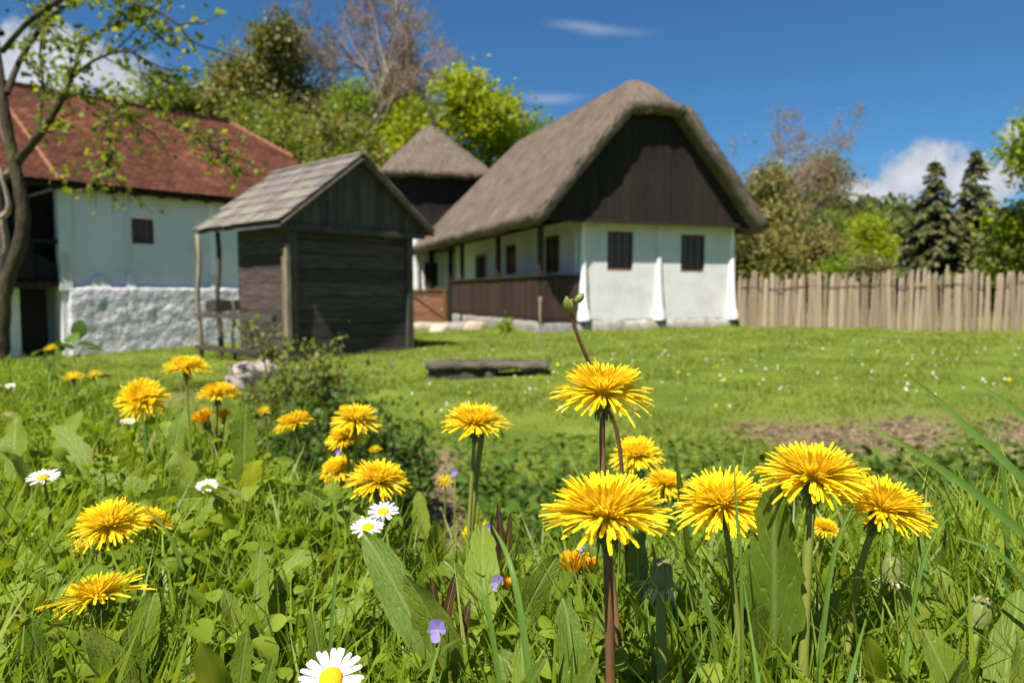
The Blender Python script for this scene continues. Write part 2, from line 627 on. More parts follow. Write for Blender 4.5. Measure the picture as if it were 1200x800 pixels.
G1, G2, G3, G4 = (.10, .155, .010), (.175, .25, .018), (.235, .31, .028), (.28, .34, .04)
M['grass'] = leafmat('grass', [(0, G1), (.45, G2), (.8, G3), (1, (.30, .33, .06))], trans=.45, rough=.45, spec=.28, scale=2.2)
M['lawn_grass'] = leafmat('lawn_grass', [(0, (.105, .15, .014)), (.4, (.175, .23, .026)), (.75, (.245, .285, .05)), (1, (.33, .33, .10))], trans=.42, rough=.5, spec=.3, scale=.9)
M['blade'] = leafmat('blade', [(0, (.090, .18, .028)), (1, (.15, .25, .045))], trans=.40, rough=.45, spec=.25)
M['herb'] = leafmat('herb', [(0, (.10, .165, .012)), (.5, (.175, .25, .020)), (1, (.25, .31, .04))], trans=.42, rough=.55, spec=.15, scale=6)
M['ditch'] = leafmat('ditch', [(0, (.035, .075, .010)), (.5, (.075, .14, .016)), (1, (.14, .21, .03))], trans=.4, rough=.5, spec=.3, scale=1.5)
M['leaf'] = leafmat('broad_leaf', [(0, (.10, .165, .015)), (.5, (.165, .235, .022)), (1, (.23, .28, .036))], trans=.38, rough=.45, spec=.28, veins=True)
M['leaf_mass'] = leafmat('leaf_mass', [(0, (.09, .155, .012)), (.5, (.155, .23, .020)), (.85, (.22, .28, .034)), (1, (.27, .25, .08))], trans=.40, rough=.45, spec=.28, veins='island')
M['stem'] = leafmat('green_stem', [(0, (.17, .21, .04)), (1, (.25, .27, .06))], trans=.12, rough=.5, spec=.2)
M['red_stem'] = surf('red_stem', [(.3, (.16, .075, .035)), (.55, (.22, .11, .05)), (.8, (.24, .19, .07))], scale=90, stretch=(1, 1, .2), bump=.1, rough=.5)
M['bract'] = leafmat('bract', [(0, (.06, .10, .02)), (1, (.12, .17, .05))], trans=.2)
M['bud_green'] = leafmat('bud_green', [(0, (.15, .19, .05)), (1, (.24, .27, .09))], trans=.15)
M['pale_bract'] = leafmat('pale_bract', [(0, (.24, .29, .17)), (1, (.36, .40, .27))], trans=.2)
M['petal'] = leafmat('dandelion_ray', [(0, (.84, .55, .008)), (.5, (.88, .63, .015)), (1, (.91, .73, .04))], trans=.36, tcol=(.97, .80, .05), rough=.55, spec=.2)
M['petal_in'] = leafmat('dandelion_heart', [(0, (.86, .57, .006)), (1, (.92, .70, .015))], trans=.40, tcol=(.97, .78, .04), rough=.55, spec=.2)
M['petal_old'] = leafmat('closing_ray', [(0, (.70, .30, .004)), (1, (.82, .46, .006))], trans=.3, tcol=(.9, .45, .005), rough=.55, spec=.2)
M['white_petal'] = leafmat('daisy_ray', [(0, (.74, .73, .74)), (1, (.84, .84, .84))], trans=.28, tcol=(.85, .85, .82), rough=.5, spec=.2)
M['daisy_eye'] = surf('daisy_eye', [(.3, (.72, .34, .004)), (.7, (.85, .52, .01))], scale=600, bump=.6, bscale=1200, bdist=.0006)
M['violet'] = leafmat('violet_petal', [(0, (.20, .14, .46)), (1, (.32, .25, .62))], trans=.3, tcol=(.42, .34, .8), rough=.5)
M['red_leaf'] = leafmat('red_leaf', [(0, (.060, .020, .016)), (.6, (.11, .045, .025)), (1, (.10, .10, .03))], trans=.3, tcol=(.25, .08, .03), veins=True)
M['clod'] = leafmat('earth_clod', [(0, (.065, .046, .028)), (.5, (.14, .10, .062)), (1, (.25, .19, .125))], trans=0, rough=.95, spec=.1)
M['bud_haze'] = leafmat('bud_haze', [(0, (.18, .125, .09)), (.5, (.27, .19, .14)), (1, (.33, .25, .18))], trans=.2, rough=.8, spec=.1)
M['oak'] = leafmat('spring_leaf', [(0, (.075, .14, .012)), (.5, (.13, .21, .016)), (1, (.20, .28, .03))], trans=.45, scale=.35)
M['near_leaf'] = leafmat('near_leaf', [(0, (.085, .13, .014)), (.5, (.15, .20, .02)), (1, (.24, .28, .04))], trans=.5)
M['lime_leaf'] = leafmat('lime_leaf', [(0, (.17, .23, .010)), (.5, (.25, .31, .014)), (1, (.32, .36, .03))], trans=.45, scale=.35)
M['dark_leaf'] = leafmat('olive_leaf', [(0, (.075, .085, .022)), (.5, (.13, .14, .035)), (1, (.21, .19, .06))], trans=.3, scale=.35)
M['bronze_leaf'] = leafmat('bronze_leaf', [(0, (.115, .118, .038)), (.5, (.185, .182, .058)), (1, (.27, .25, .095))], trans=.35, scale=.35)
M['mid_leaf'] = leafmat('mid_leaf', [(0, (.080, .115, .018)), (.5, (.14, .18, .028)), (1, (.21, .235, .05))], trans=.42, scale=.35)
M['needle'] = leafmat('needle', [(0, (.045, .055, .016)), (.5, (.080, .090, .025)), (1, (.13, .13, .04))], trans=.1, rough=.6)
M['wood_mass'] = leafmat('wood_mass', [(0, (.040, .060, .016)), (.3, (.085, .085, .034)), (.55, (.10, .13, .028)), (.8, (.13, .20, .024)), (1, (.17, .16, .07))], trans=.35, scale=.16)


def ground_mat():
    m, nt, out = nmat('ground')
    g = nt.nodes.new('ShaderNodeNewGeometry')
    n = nt.nodes.new('ShaderNodeTexNoise')
    n.inputs['Scale'].default_value = 1.2
    n.inputs['Detail'].default_value = 8
    nt.links.new(g.outputs['Position'], n.inputs['Vector'])
    c1 = ramp(nt, n.outputs['Fac'], [(.3, (.08, .12, .014)), (.5, (.125, .17, .022)), (.7, (.175, .215, .036))])
    n2 = nt.nodes.new('ShaderNodeTexNoise')
    n2.inputs['Scale'].default_value = 9
    n2.inputs['Detail'].default_value = 8
    nt.links.new(g.outputs['Position'], n2.inputs['Vector'])
    c2 = ramp(nt, n2.outputs['Fac'], [(.3, (.10, .068, .042)), (.5, (.19, .135, .088)), (.75, (.29, .215, .15))])
    at_ = nt.nodes.new('ShaderNodeAttribute')
    at_.attribute_name = 'earth'
    mx = nt.nodes.new('ShaderNodeMix')
    mx.data_type = 'RGBA'
    nt.links.new(at_.outputs['Fac'], mx.inputs['Factor'])
    nt.links.new(c1, mx.inputs['A'])
    nt.links.new(c2, mx.inputs['B'])
    at2 = nt.nodes.new('ShaderNodeAttribute')
    at2.attribute_name = 'soil'
    mx2 = nt.nodes.new('ShaderNodeMix')
    mx2.data_type = 'RGBA'
    nt.links.new(at2.outputs['Fac'], mx2.inputs['Factor'])
    nt.links.new(mx.outputs['Result'], mx2.inputs['A'])
    mx2.inputs['B'].default_value = (.045, .05, .02, 1)
    b = nt.nodes.new('ShaderNodeBsdfPrincipled')
    b.inputs['Roughness'].default_value = .95
    b.inputs['Specular IOR Level'].default_value = .1
    nt.links.new(mx2.outputs['Result'], b.inputs['Base Color'])
    n3 = nt.nodes.new('ShaderNodeTexNoise')
    n3.inputs['Scale'].default_value = 40
    n3.inputs['Detail'].default_value = 6
    nt.links.new(g.outputs['Position'], n3.inputs['Vector'])
    bp = nt.nodes.new('ShaderNodeBump')
    bp.inputs['Strength'].default_value = .7
    bp.inputs['Distance'].default_value = .03
    nt.links.new(n3.outputs['Fac'], bp.inputs['Height'])
    nt.links.new(bp.outputs[0], b.inputs['Normal'])
    nt.links.new(b.outputs[0], out.inputs['Surface'])
    return m


# ------------------------------------------------------------------ ground
def earth_mask(x, y):
    w = .5 + .5 * wob(x, y, 2.1)
    w2 = .5 + .5 * wob(x + 3, y - 2, 5.3)
    band = np.exp(-((y - (4.35 + .25 * np.sin(x * 1.1))) / .60) ** 2) * sm((x - 1.15) / .6)
    trail = np.exp(-((x - (-.22 - .09 * (y - 2) + .05 * np.sin(y * 3))) / .12) ** 2) * sm((y - .85) / .3) * sm((4.6 - y) / .8)
    trail2 = np.exp(-((x + 3.0 - .3 * (y - 8)) / .5) ** 2) * sm((y - 6) / 1) * sm((10 - y) / 1.) * .8
    w3 = .5 + .5 * wob(x * 1.3 - 1, y * 1.7 + 4, 9.0)
    e = band * (.16 + 1.15 * w * (.35 + w2) * (.5 + w3)) + trail * (.85 + .7 * w2) + trail2 * w2
    return np.clip(e * 1.25, 0, 1)


rr = np.concatenate([[0.0], .06 * 1.042 ** np.arange(0, 232)])
th = np.linspace(0, 2 * math.pi, 289)[:-1]
RR, TH = np.meshgrid(rr, th, indexing='ij')
gx, gy = RR * np.sin(TH), RR * np.cos(TH)
gz = H(gx, gy)
nr, nt_ = RR.shape
ii, jj = np.meshgrid(np.arange(nr - 1), np.arange(nt_), indexing='ij')
quads = np.stack([ii * nt_ + jj, ii * nt_ + (jj + 1) % nt_, (ii + 1) * nt_ + (jj + 1) % nt_, (ii + 1) * nt_ + jj], -1).reshape(-1, 4)[:, ::-1]
soil = sm((bank_edge(gx) + .55 - gy) / .3) * sm((2.3 - RR) / .9)
ground = mesh_np('ground', np.stack([gx, gy, gz], -1).reshape(-1, 3), [quads], ground_mat(), smooth=True,
                 attrs={'earth': earth_mask(gx, gy).ravel(), 'soil': soil.ravel()})
tag(ground, kind='structure')

# ------------------------------------------------------------------ thatched roofs
def thatch_roof(parent, polys, thick, seed, straw_n, cuts=4, smooth_it=5, name='roof'):
    """polys: list of vertex loops (local), outward facing; makes a thick soft shell plus loose straw"""
    bm = bmesh.new()
    cache = {}
    for lp in polys:
        vs = []
        for p in lp:
            k = tuple(round(c, 3) for c in p)
            if k not in cache:
                cache[k] = bm.verts.new(p)
            vs.append(cache[k])
        bm.faces.new(vs)
    bmesh.ops.recalc_face_normals(bm, faces=bm.faces)
    if sum(f.normal.z for f in bm.faces) < 0:
        bmesh.ops.reverse_faces(bm, faces=bm.faces)
    bmesh.ops.triangulate(bm, faces=bm.faces)
    for _ in range(7):
        long = [e for e in bm.edges if e.calc_length() > .30]
        if not long:
            break
        bmesh.ops.subdivide_edges(bm, edges=long, cuts=1, use_grid_fill=False)
        bmesh.ops.triangulate(bm, faces=bm.faces)
    for _ in range(smooth_it):
        bmesh.ops.smooth_vert(bm, verts=[v for v in bm.verts if not v.is_boundary], factor=.5, use_axis_x=True, use_axis_y=True, use_axis_z=True)
    rnd = np.random.default_rng(seed)
    for v in bm.verts:
        v.co.z += .030 * float(wob(v.co.x * 1.3 + seed, v.co.y * 1.3, 1.4)) + rnd.normal(0, .008)
        if v.is_boundary:
            v.co += Vector(rnd.normal(0, .012, 3))
    bm.normal_update()
    # straw points
    bm.faces.ensure_lookup_table()
    areas = np.array([f.calc_area() for f in bm.faces])
    pick = rnd.choice(len(areas), straw_n, p=areas / areas.sum())
    P, D, N = [], [], []
    for i in pick:
        f = bm.faces[i]
        a, b = rnd.random(2)
        if a + b > 1:
            a, b = 1 - a, 1 - b
        q = [v.co for v in f.verts]
        p = q[0] + (q[1] - q[0]) * a + (q[2] - q[0]) * b
        n = f.normal
        d = Vector((0, 0, -1)) - n * (-n.z)
        if d.length < 1e-4:
            d = Vector((1, 0, 0))
        d.normalize()
        d = d + Vector(rnd.normal(0, .10, 3)) + n * .05
        P.append(p + n * .004)
        D.append(d)
        N.append(n)
    # ragged fringe along the eaves
    eave = [e for e in bm.edges if e.is_boundary]
    for e in eave:
        for _ in range(9):
            t = rnd.random()
            p = e.verts[0].co.lerp(e.verts[1].co, t)
            n = (e.verts[0].normal + e.verts[1].normal).normalized()
            d = (Vector((0, 0, -1)) - n * (-n.z)).normalized()
            P.append(p - d * .16 - n * rnd.uniform(.0, thick * .9))
            D.append(d + Vector(rnd.normal(0, .12, 3)))
            N.append(n)
    me = bpy.data.meshes.new(name)
    bm.to_mesh(me)
    bm.free()
    me.materials.append(M['thatch'])
    for p in me.polygons:
        p.use_smooth = True
    o = bpy.data.objects.new(name, me)
    COL.objects.link(o)
    o.parent = parent
    so = o.modifiers.new('thickness', 'SOLIDIFY')
    so.thickness = thick
    so.offset = -1
    so.use_even_offset = False
    a = Acc()
    tv, tf = strip_template([(0, .5), (.5, .5), (1, .3)], lambda y: .05 * y * y)
    n = len(P)
    a.inst(tv, tf, np.array([list(d) for d in D]), np.array([list(x) for x in N]), rnd.uniform(.006, .014, n), rnd.uniform(.14, .30, n), .3, np.array([list(p) for p in P]))
    s = a.build('straw', M['straw'], o)
    tag(s, kind='stuff')
    return o


def window(parent, mat_frame, u0, u1, z0, z1, plane, axis, cols, rows, depth=.06, name='window', grid=False):
    """window in a wall: plane coordinate on the other axis, facing its negative side. axis 'x' runs along local x"""
    def bx(a0, a1, b0, b1, d0, d1):
        return (a0, a1, plane + d0, plane + d1, b0, b1) if axis == 'x' else (plane + d0, plane + d1, a0, a1, b0, b1)
    f = .055
    fr = boxes(name, mat_frame, parent, [bx(u0, u0 + f, z0, z1, -.03, .05), bx(u1 - f, u1, z0, z1, -.03, .05), bx(u0 + f, u1 - f, z0, z0 + f, -.03, .05), bx(u0 + f, u1 - f, z1 - f, z1, -.03, .05)])
    iu0, iu1, iz0, iz1 = u0 + f, u1 - f, z0 + f, z1 - f
    bars = []
    b = .014
    for c in range(1, cols):
        x = iu0 + (iu1 - iu0) * c / cols
        bars.append(bx(x - b, x + b, iz0, iz1, -.012, .02))
    for r in range(1, rows):
        z = iz0 + (iz1 - iz0) * r / rows
        bars.append(bx(iu0, iu1, z - b, z + b, -.009, .018))
    boxes('glazing_bar', mat_frame, fr, bars)
    for c in range(cols):
        for r in range(rows):
            x0 = iu0 + (iu1 - iu0) * c / cols + b
            x1 = iu0 + (iu1 - iu0) * (c + 1) / cols - b
            w0 = iz0 + (iz1 - iz0) * r / rows + b
            w1 = iz0 + (iz1 - iz0) * (r + 1) / rows - b
            boxes('pane', M['glass'], fr, [bx(x0, x1, w0, w1, .004, .010)], jit=.0015)
    return fr


def pilaster(parent, x, z0, z1, plane, w=.10, proj=.10, flare=.12, name='pilaster', axis='x', mat=None):
    """limewashed pier that widens and steps forward at its foot"""
    a = Acc()
    prof = [(z0, w + flare, proj + .10), (z0 + .16, w + flare * .95, proj + .09), (z0 + .30, w + flare * .40, proj + .05), (z0 + .6, w + .02, proj + .02), (z0 + 1.0, w * .9, proj), (z1 - .5, w * .75, proj * .55), (z1, w * .7, proj * .5)]
    V = []
    for (z, hw, d) in prof:
        for (sx, dd) in ((-1, 0.05), (-1, -d * .7), (-.6, -d), (.6, -d), (1, -d * .7), (1, .05)):
            V.append((x + sx * hw, plane + dd, z) if axis == 'x' else (plane + dd, x + sx * hw, z))
    V = np.array(V) + rng.normal(0, .006, (len(V), 3))
    k = 6
    Q = [(i * k + j, i * k + j + 1, (i + 1) * k + j + 1, (i + 1) * k + j) for i in range(len(prof) - 1) for j in range(k - 1)]
    Q.append(tuple((len(prof) - 1) * k + j for j in (0, 1, 4, 5)))
    a.add(V, Q=Q)
    o = a.build(name, mat or M['lime'], parent, smooth=True)
    return o


def bumpy_box(name, mat, parent, x0, x1, y0, y1, z0, z1, amp=.03, step=.12, seed=0, s=3.0, bevel=0.05):
    """box with a dense skin pushed in and out: rubble stone, plastered or not"""
    bm = bmesh.new()
    bmesh.ops.create_cube(bm, size=1)
    for v in bm.verts:
        v.co = Vector(((x0 + x1) / 2 + v.co.x * (x1 - x0), (y0 + y1) / 2 + v.co.y * (y1 - y0), (z0 + z1) / 2 + v.co.z * (z1 - z0)))
    for _ in range(8):
        lg = [e for e in bm.edges if e.calc_length() > step * 1.5]
        if not lg:
            break
        bmesh.ops.subdivide_edges(bm, edges=lg, cuts=1, use_grid_fill=True)
    for _ in range(2):
        bmesh.ops.smooth_vert(bm, verts=bm.verts, factor=.4, use_axis_x=True, use_axis_y=True, use_axis_z=True)
    bm.normal_update()
    from mathutils import noise as mn
    for v in bm.verts:
        p = v.co * s + Vector((seed, seed * .7, 0))
        d = mn.voronoi(p)[0][0]
        v.co += v.normal * (amp * (.55 - d) * 2 + mn.noise(p * 2.5) * amp * .5)
    me = bpy.data.meshes.new(name)
    bm.to_mesh(me)
    bm.free()
    for p in me.polygons:
        p.use_smooth = True
    me.materials.append(mat)
    o = bpy.data.objects.new(name, me)
    COL.objects.link(o)
    o.parent = parent
    return o


# ------------------------------------------------------------------ the thatched farmhouse
HX, HY = 1.62, 17.6
house = empty('farmhouse', (HX, HY, 0.0), R(20))
tag(house, 'white farmhouse with thatched half-hipped roof, dark boarded gable and veranda', 'house')
W, EZ, RU, RZ_ = 4.29, 2.60, 1.65, 6.28
UL, UR, VF, VB = -1.55, 4.85, -0.72, 11.6
hl, hr, hz, hv = .80, 2.50, 5.28, .38


def rz_at(u, lo_u, lo_z, hi_u, hi_z):
    return lo_z + (hi_z - lo_z) * (u - lo_u) / (hi_u - lo_u)


roof = thatch_roof(house, [
    [(UL, VF, EZ), (hl, VF, hz), (RU, hv, RZ_), (RU, 8.6, RZ_), (UL, VB, EZ)],
    [(UR, VF, EZ), (UR, VB, EZ), (RU, 8.6, RZ_), (RU, hv, RZ_), (hr, VF, hz)],
    [(hl, VF, hz), (hr, VF, hz), (RU, hv, RZ_)],
    [(UL, VB, EZ), (RU, 8.6, RZ_), (UR, VB, EZ)]], .30, 3, 9000)
# walls: gable wall with window openings left as recesses
wz0, wz1 = .28, 2.66
win = [(.70, 1.40, 1.44, 2.38), (2.74, 3.44, 1.43, 2.36)]
gw = [(0, .70, 0, .32, wz0, wz1), (1.40, 2.74, 0, .32, wz0, wz1), (3.44, W, 0, .32, wz0, wz1)]
for (a0, a1, b0, b1) in win:
    gw += [(a0, a1, 0, .32, wz0, b0), (a0, a1, 0, .32, b1, wz1), (a0, a1, .16, .32, b0, b1)]
boxes('wall', M['lime'], house, gw)
for (a0, a1, b0, b1) in win:
    wdw = window(house, M['window_wood'], a0 + .002, a1 - .002, b0 + .002, b1 - .002, .07, 'x', 3, 4)
sv = [(1.26, 2.22, 1.42, 2.38), (4.4, 5.3, 1.46, 2.34), (7.1, 8.4, .30, 2.25)]
sw, prev = [], .32
for (v0, v1, b0, b1) in sv:
    sw += [(0, .32, prev, v0, wz0, wz1), (0, .32, v0, v1, b1, wz1), (.2, .32, v0, v1, b0, b1)]
    if b0 > wz0 + .05:
        sw.append((0, .32, v0, v1, wz0, b0))
    prev = v1
sw.append((0, .32, prev, 10.9, wz0, wz1))
sw.append((W - .32, W, .32, 10.9, wz0, wz1))
sw.append((.32, W - .32, 10.58, 10.9, wz0, wz1))
boxes('wall', M['lime'], house, sw)
window(house, M['window_wood'], 1.262, 2.218, 1.422, 2.378, .07, 'y', 2, 3)
window(house, M['window_wood'], 4.402, 5.298, 1.462, 2.338, .07, 'y', 2, 3)
door = boxes('door', M['dark_wood'], house, [(.10, .15, 7.2, 8.3, .32, 2.18)])
boxes('door_frame', M['light_frame'], door, [(.0 - .03, .12, 7.1, 7.2, .3, 2.25), (-.03, .12, 8.3, 8.4, .3, 2.25), (-.03, .12, 7.2, 8.3, 2.18, 2.25)])
boxes('handle', M['iron'], door, [(.07, .1, 7.28, 7.31, 1.15, 1.3)])
# plinth and piers
bumpy_box('plinth', M['stone'], house, -.06, W + .07, -.09, .5, -.35, .28, amp=.03, seed=2, s=4)
for x in (0.06, 2.11, W - .05):
    pilaster(house, x, .25, 2.6, 0, w=.075, proj=.09, flare=.065)
pilaster(house, 0.25, .25, 2.5, 0, w=.07, proj=.07, flare=.08, axis='y')
# gable: vertical boards, soffit and beam
gp = -.34
x = UL + .42
k = 0
while x < UR - .42:
    w = .19 + .05 * random.random()
    w = min(w, UR - .42 - x)
    if w < .05:
        break

    def top(u):
        zl = rz_at(u, UL, EZ, hl, hz) if u < RU else rz_at(u, UR, EZ, hr, hz)
        return min(zl, hz + .25) - .30
    z0 = 2.56 + random.uniform(-.015, .01)
    za, zb = max(top(x), z0 + .02), max(top(x + w), z0 + .02)
    d = gp + random.uniform(-.008, .008)
    V = [(x, d, z0), (x + w - .008, d, z0), (x + w - .008, d, zb), (x, d, za), (x, d + .03, z0), (x + w - .008, d + .03, z0), (x + w - .008, d + .03, zb), (x, d + .03, za)]
    mesh_np('board', V, [np.array([(0, 1, 2, 3), (7, 6, 5, 4), (0, 4, 5, 1), (1, 5, 6, 2), (2, 6, 7, 3), (3, 7, 4, 0)])], M['dark_wood'], house)
    x += w
boxes('soffit', M['dark_wood'], house, [(UL + .5, UR - .5, gp + .03, .02, 2.66, 2.69)])
boxes('gable_backing', M['dark_wood'], house, [(-.6, 4.0, gp + .06, gp + .08, 2.70, 3.1), (.0, 3.4, gp + .06, gp + .08, 3.1, 3.7), (.5, 2.9, gp + .06, gp + .08, 3.7, 4.3), (.9, 2.4, gp + .06, gp + .08, 4.3, 4.9)])
boxes('tie_beam', M['dark_wood'], house, [(UL + .35, UR - .35, gp - .035, gp - .012, 2.53, 2.64)])
# veranda: stone base, floor, railing of upright boards, posts, plate
ver = empty('veranda', (0, 0, 0))
ver.parent = house
bumpy_box('stone_base', M['stone'], ver, -1.12, -.03, .02, 8.0, -.35, .27, amp=.03, seed=9, s=3.2)
boxes('floor', M['rail_wood'], ver, [(-1.10, -.01, .0, 8.1, .272, .31)])
v = .0
while v < 7.9:
    w = .17 + .04 * random.random()
    d = random.uniform(-.006, .006)
    boxes('railing_board', M['rail_wood'], ver, [(-1.07 + d, -1.04 + d, v, v + w - .008, .33, 1.28)])
    v += w
u = -1.03
while u < -.06:
    w = .165
    d = random.uniform(-.006, .006)
    boxes('railing_board', M['rail_wood'], ver, [(u, u + w - .008, -.005 + d, .025 + d, .33, 1.28)])
    u += w
boxes('handrail', M['rail_wood'], ver, [(-1.12, -.99, -.05, 7.95, 1.282, 1.335), (-.988, -.02, -.05, .08, 1.282, 1.333)])
for pv in (.06, 3.1, 6.6, 8.0):
    boxes('post', M['rail_wood'], ver, [(-1.035, -.915, pv, pv + .12, .312, 2.62)], bevel=.012)
boxes('wall_plate', M['dark_wood'], ver, [(-1.05, -.89, -.35, 10.8, 2.622, 2.76)])
for pv in (.6, 1.6, 2.6, 3.6, 4.6, 5.6, 6.6, 7.6, 8.6, 9.6):
    boxes('ceiling_joist', M['dark_wood'], ver, [(-1.2, -.02, pv, pv + .1, 2.765, 2.85)])

# flower pot on the veranda edge, shrub at its foot comes later
# ------------------------------------------------------------------ small thatched building behind
gran = empty('granary', (-3.60, 28.0, -.15), R(16))
tag(gran, 'tall granary with pyramid thatched roof and dark boarded upper storey behind the shed', 'granary')
gx0, gx1, gy0, gy1 = -.9, 2.7, 0, 3.6
boxes('wall', M['lime'], gran, [(gx0, gx1, gy0, gy1, 0, 3.3)])
for i in range(20):
    x0 = gx0 - .04 + i * .184
    boxes('board', M['dark_wood'], gran, [(x0, x0 + .176, gy0 - .05 + random.uniform(-.006, .006), gy0 - .004, 3.31, 5.75)])
for i in range(20):
    y0 = gy0 + i * .18
    boxes('board', M['dark_wood'], gran, [(gx0 - .05, gx0 - .004, y0, y0 + .172, 3.31, 5.75)])
boxes('upper_wall', M['dark_wood'], gran, [(gx0, gx1, gy0, gy1, 3.302, 5.7)])
cx_, cy_ = (gx0 + gx1) / 2, (gy0 + gy1) / 2
e_ = .55
thatch_roof(gran, [
    [(gx0 - e_, gy0 - e_, 5.50), (gx1 + e_, gy0 - e_, 5.50), (cx_, cy_, 7.95)],
    [(gx1 + e_, gy0 - e_, 5.50), (gx1 + e_, gy1 + e_, 5.50), (cx_, cy_, 7.95)],
    [(gx1 + e_, gy1 + e_, 5.50), (gx0 - e_, gy1 + e_, 5.50), (cx_, cy_, 7.95)],
    [(gx0 - e_, gy1 + e_, 5.50), (gx0 - e_, gy0 - e_, 5.50), (cx_, cy_, 7.95)]], .26, 8, 3500)
for x in (-.5, .0, 1.15, 2.3):
    pilaster(gran, x, .3, 3.2, 0, w=.12, proj=.14, flare=.14)
boxes('post', M['dark_wood'], gran, [(.45, .62, -.35, -.18, 0, 3.3)])
boxes('shutter', M['dark_wood'], gran, [(.30, .80, -.10, -.02, 1.35, 2.2)])

# ------------------------------------------------------------------ brown plank gate beside the veranda
gate = empty('plank_gate', (at(478, 376, 22.5).x, 22.5, .02), R(4))
tag(gate, 'low brown plank gate beside the end of the veranda', 'gate')
for i in range(5):
    boxes('plank', M['gate_wood'], gate, [(0, 1.18, 0, .03, .02 + i * .188, .02 + i * .188 + .18)], jit=.003)
for x in (.04, 1.06):
    boxes('batten', M['gate_wood'], gate, [(x, x + .09, -.03, -.002, .04, .94)])
ga = Acc()
ga.tube([(.12, -.018, .85), (1.07, -.018, .15)], .03, k=4)
ga.build('brace', M['gate_wood'], gate)
boxes('post', M['dark_wood'], gate, [(1.2, 1.34, -.04, .1, -.1, 1.12)])
boxes('top_rail', M['gate_wood'], gate, [(-.02, 1.2, -.04, .06, .962, 1.01)])

# ------------------------------------------------------------------ the weathered shed
shed = empty('wooden_shed', (-3.33, 11.3, -.13), R(47))
tag(shed, 'dark weathered plank shed with shingled gable roof and side posts', 'shed')
SW_, SD = 2.24, 1.66
boxes('unlit_core', M['void'], shed, [(.06, SW_ - .06, .06, SD - .02, .02, 2.0)])  # solid filler box; near-black colour stands for the unlit inside
for i in range(9):
    z0 = .1 + i * .218
    boxes('plank', M['log_wood'], shed, [(.0, SW_, random.uniform(-.008, .008), .055, z0, z0 + .208)], jit=.003)
    boxes('plank', M['log_wood'], shed, [(random.uniform(-.008, .008), .055, .058, SD, z0, z0 + .208)], jit=.003)
    boxes('plank', M['log_wood'], shed, [(SW_ - .055, SW_ + random.uniform(-.008, .008), .058, SD, z0, z0 + .208)], jit=.003)
    boxes('plank', M['log_wood'], shed, [(.0, SW_, SD, SD + .05, z0, z0 + .208)], jit=.003)
for (px_, py_) in ((-.06, -.06), (SW_ - .06, -.06)):
    boxes('corner_post', M['grey_wood'], shed, [(px_, px_ + .13, py_, py_ + .13, -.1, 2.06)], jit=.006, bevel=.01)
boxes('corner_post', M['post_wood'], shed, [(-.16, -.09, -.1, -.03, -.1, 1.75)], jit=.006)
boxes('corner_post', M['post_wood'], shed, [(-.09, -.02, .10, .17, -.1, 1.72)], jit=.006)
boxes('sill_beam', M['log_wood'], shed, [(-.1, SW_ + .15, -.03, .12, -.02, .095)], jit=.008)
SRZ, SEZ = 3.17, 2.05          # ridge and eave heights over the shed's own base
SUL, SUR, SUC = -.36, 2.56, 1.10
# gable boards
x = SUL + .16
while x < SUR - .16:
    w = min(.13 + .03 * random.random(), SUR - .16 - x)
    if w < .04:
        break

    def stop(u):
        return SEZ + (SRZ - SEZ) * (1 - abs(u - SUC) / (SUC - SUL)) - .05
    z0 = 2.0 + random.uniform(-.01, .01)
    za, zb = max(stop(x), z0 + .01), max(stop(x + w), z0 + .01)
    d = -.16 + random.uniform(-.006, .006)
    if x < SUC < x + w:
        za = zb = stop(SUC) - .03
    V = [(x, d, z0), (x + w - .006, d, z0), (x + w - .006, d, zb), (x, d, za), (x, d + .025, z0), (x + w - .006, d + .025, z0), (x + w - .006, d + .025, zb), (x, d + .025, za)]
    mesh_np('gable_board', V, [np.array([(0, 1, 2, 3), (7, 6, 5, 4), (0, 4, 5, 1), (1, 5, 6, 2), (2, 6, 7, 3), (3, 7, 4, 0)])], M['grey_wood'], shed)
    x += w
boxes('gable_beam', M['grey_wood'], shed, [(SUL + .1, SUR - .1, -.20, -.17, 1.95, 2.05)], jit=.004)
# shingled roof: courses of short boards on both slopes
sroof = empty('roof', (0, 0, 0))
sroof.parent = shed
V0, V1 = -.33, 2.42
shared = []
for q in range(4):
    a = Acc()
    a.box(-.5, .5, 0, 1, 0, .020, jit=.006)
    o = a.build('shingle', M['shingle'], None)
    shared.append(o.data)
    bpy.data.objects.remove(o)
ncourse = 6
sl_len = math.hypot(SUC - SUL, SRZ - SEZ)
pitch = math.atan2(SRZ - SEZ, SUC - SUL)
for side in (-1, 1):
    for c in range(ncourse):
        vv = V0
        while vv < V1 - .03:
            w = .13 + .08 * random.random()
            L_ = sl_len / ncourse * 1.22
            s0 = c * sl_len / ncourse - random.uniform(0, .025)     # distance up from the eave
            o = bpy.data.objects.new('shingle', random.choice(shared))
            COL.objects.link(o)
            o.parent = sroof
            u_ = (SUL + s0 * math.cos(pitch)) if side < 0 else (SUR - s0 * math.cos(pitch))
            z_ = SEZ + s0 * math.sin(pitch)
            # local: X along ridge, Y up the slope, Z normal
            yx = Vector((math.cos(pitch) * -side, 0, math.sin(pitch)))
            xx = Vector((0, 1.0 * side, 0))
            zz = xx.cross(yx)
            if zz.z < 0:
                xx = -xx
                zz = xx.cross(yx)
            lift = Matrix.Rotation(-.05 + random.uniform(-.01, .01), 3, 'X')
            m3 = Matrix((xx, yx, zz)).transposed() @ lift
            o.matrix_local = Matrix.Translation(Vector((u_, vv + w / 2, z_)) + zz * .045) @ m3.to_4x4() @ Matrix.Diagonal((w - .006, L_, 1.0, 1.0))
            vv += w
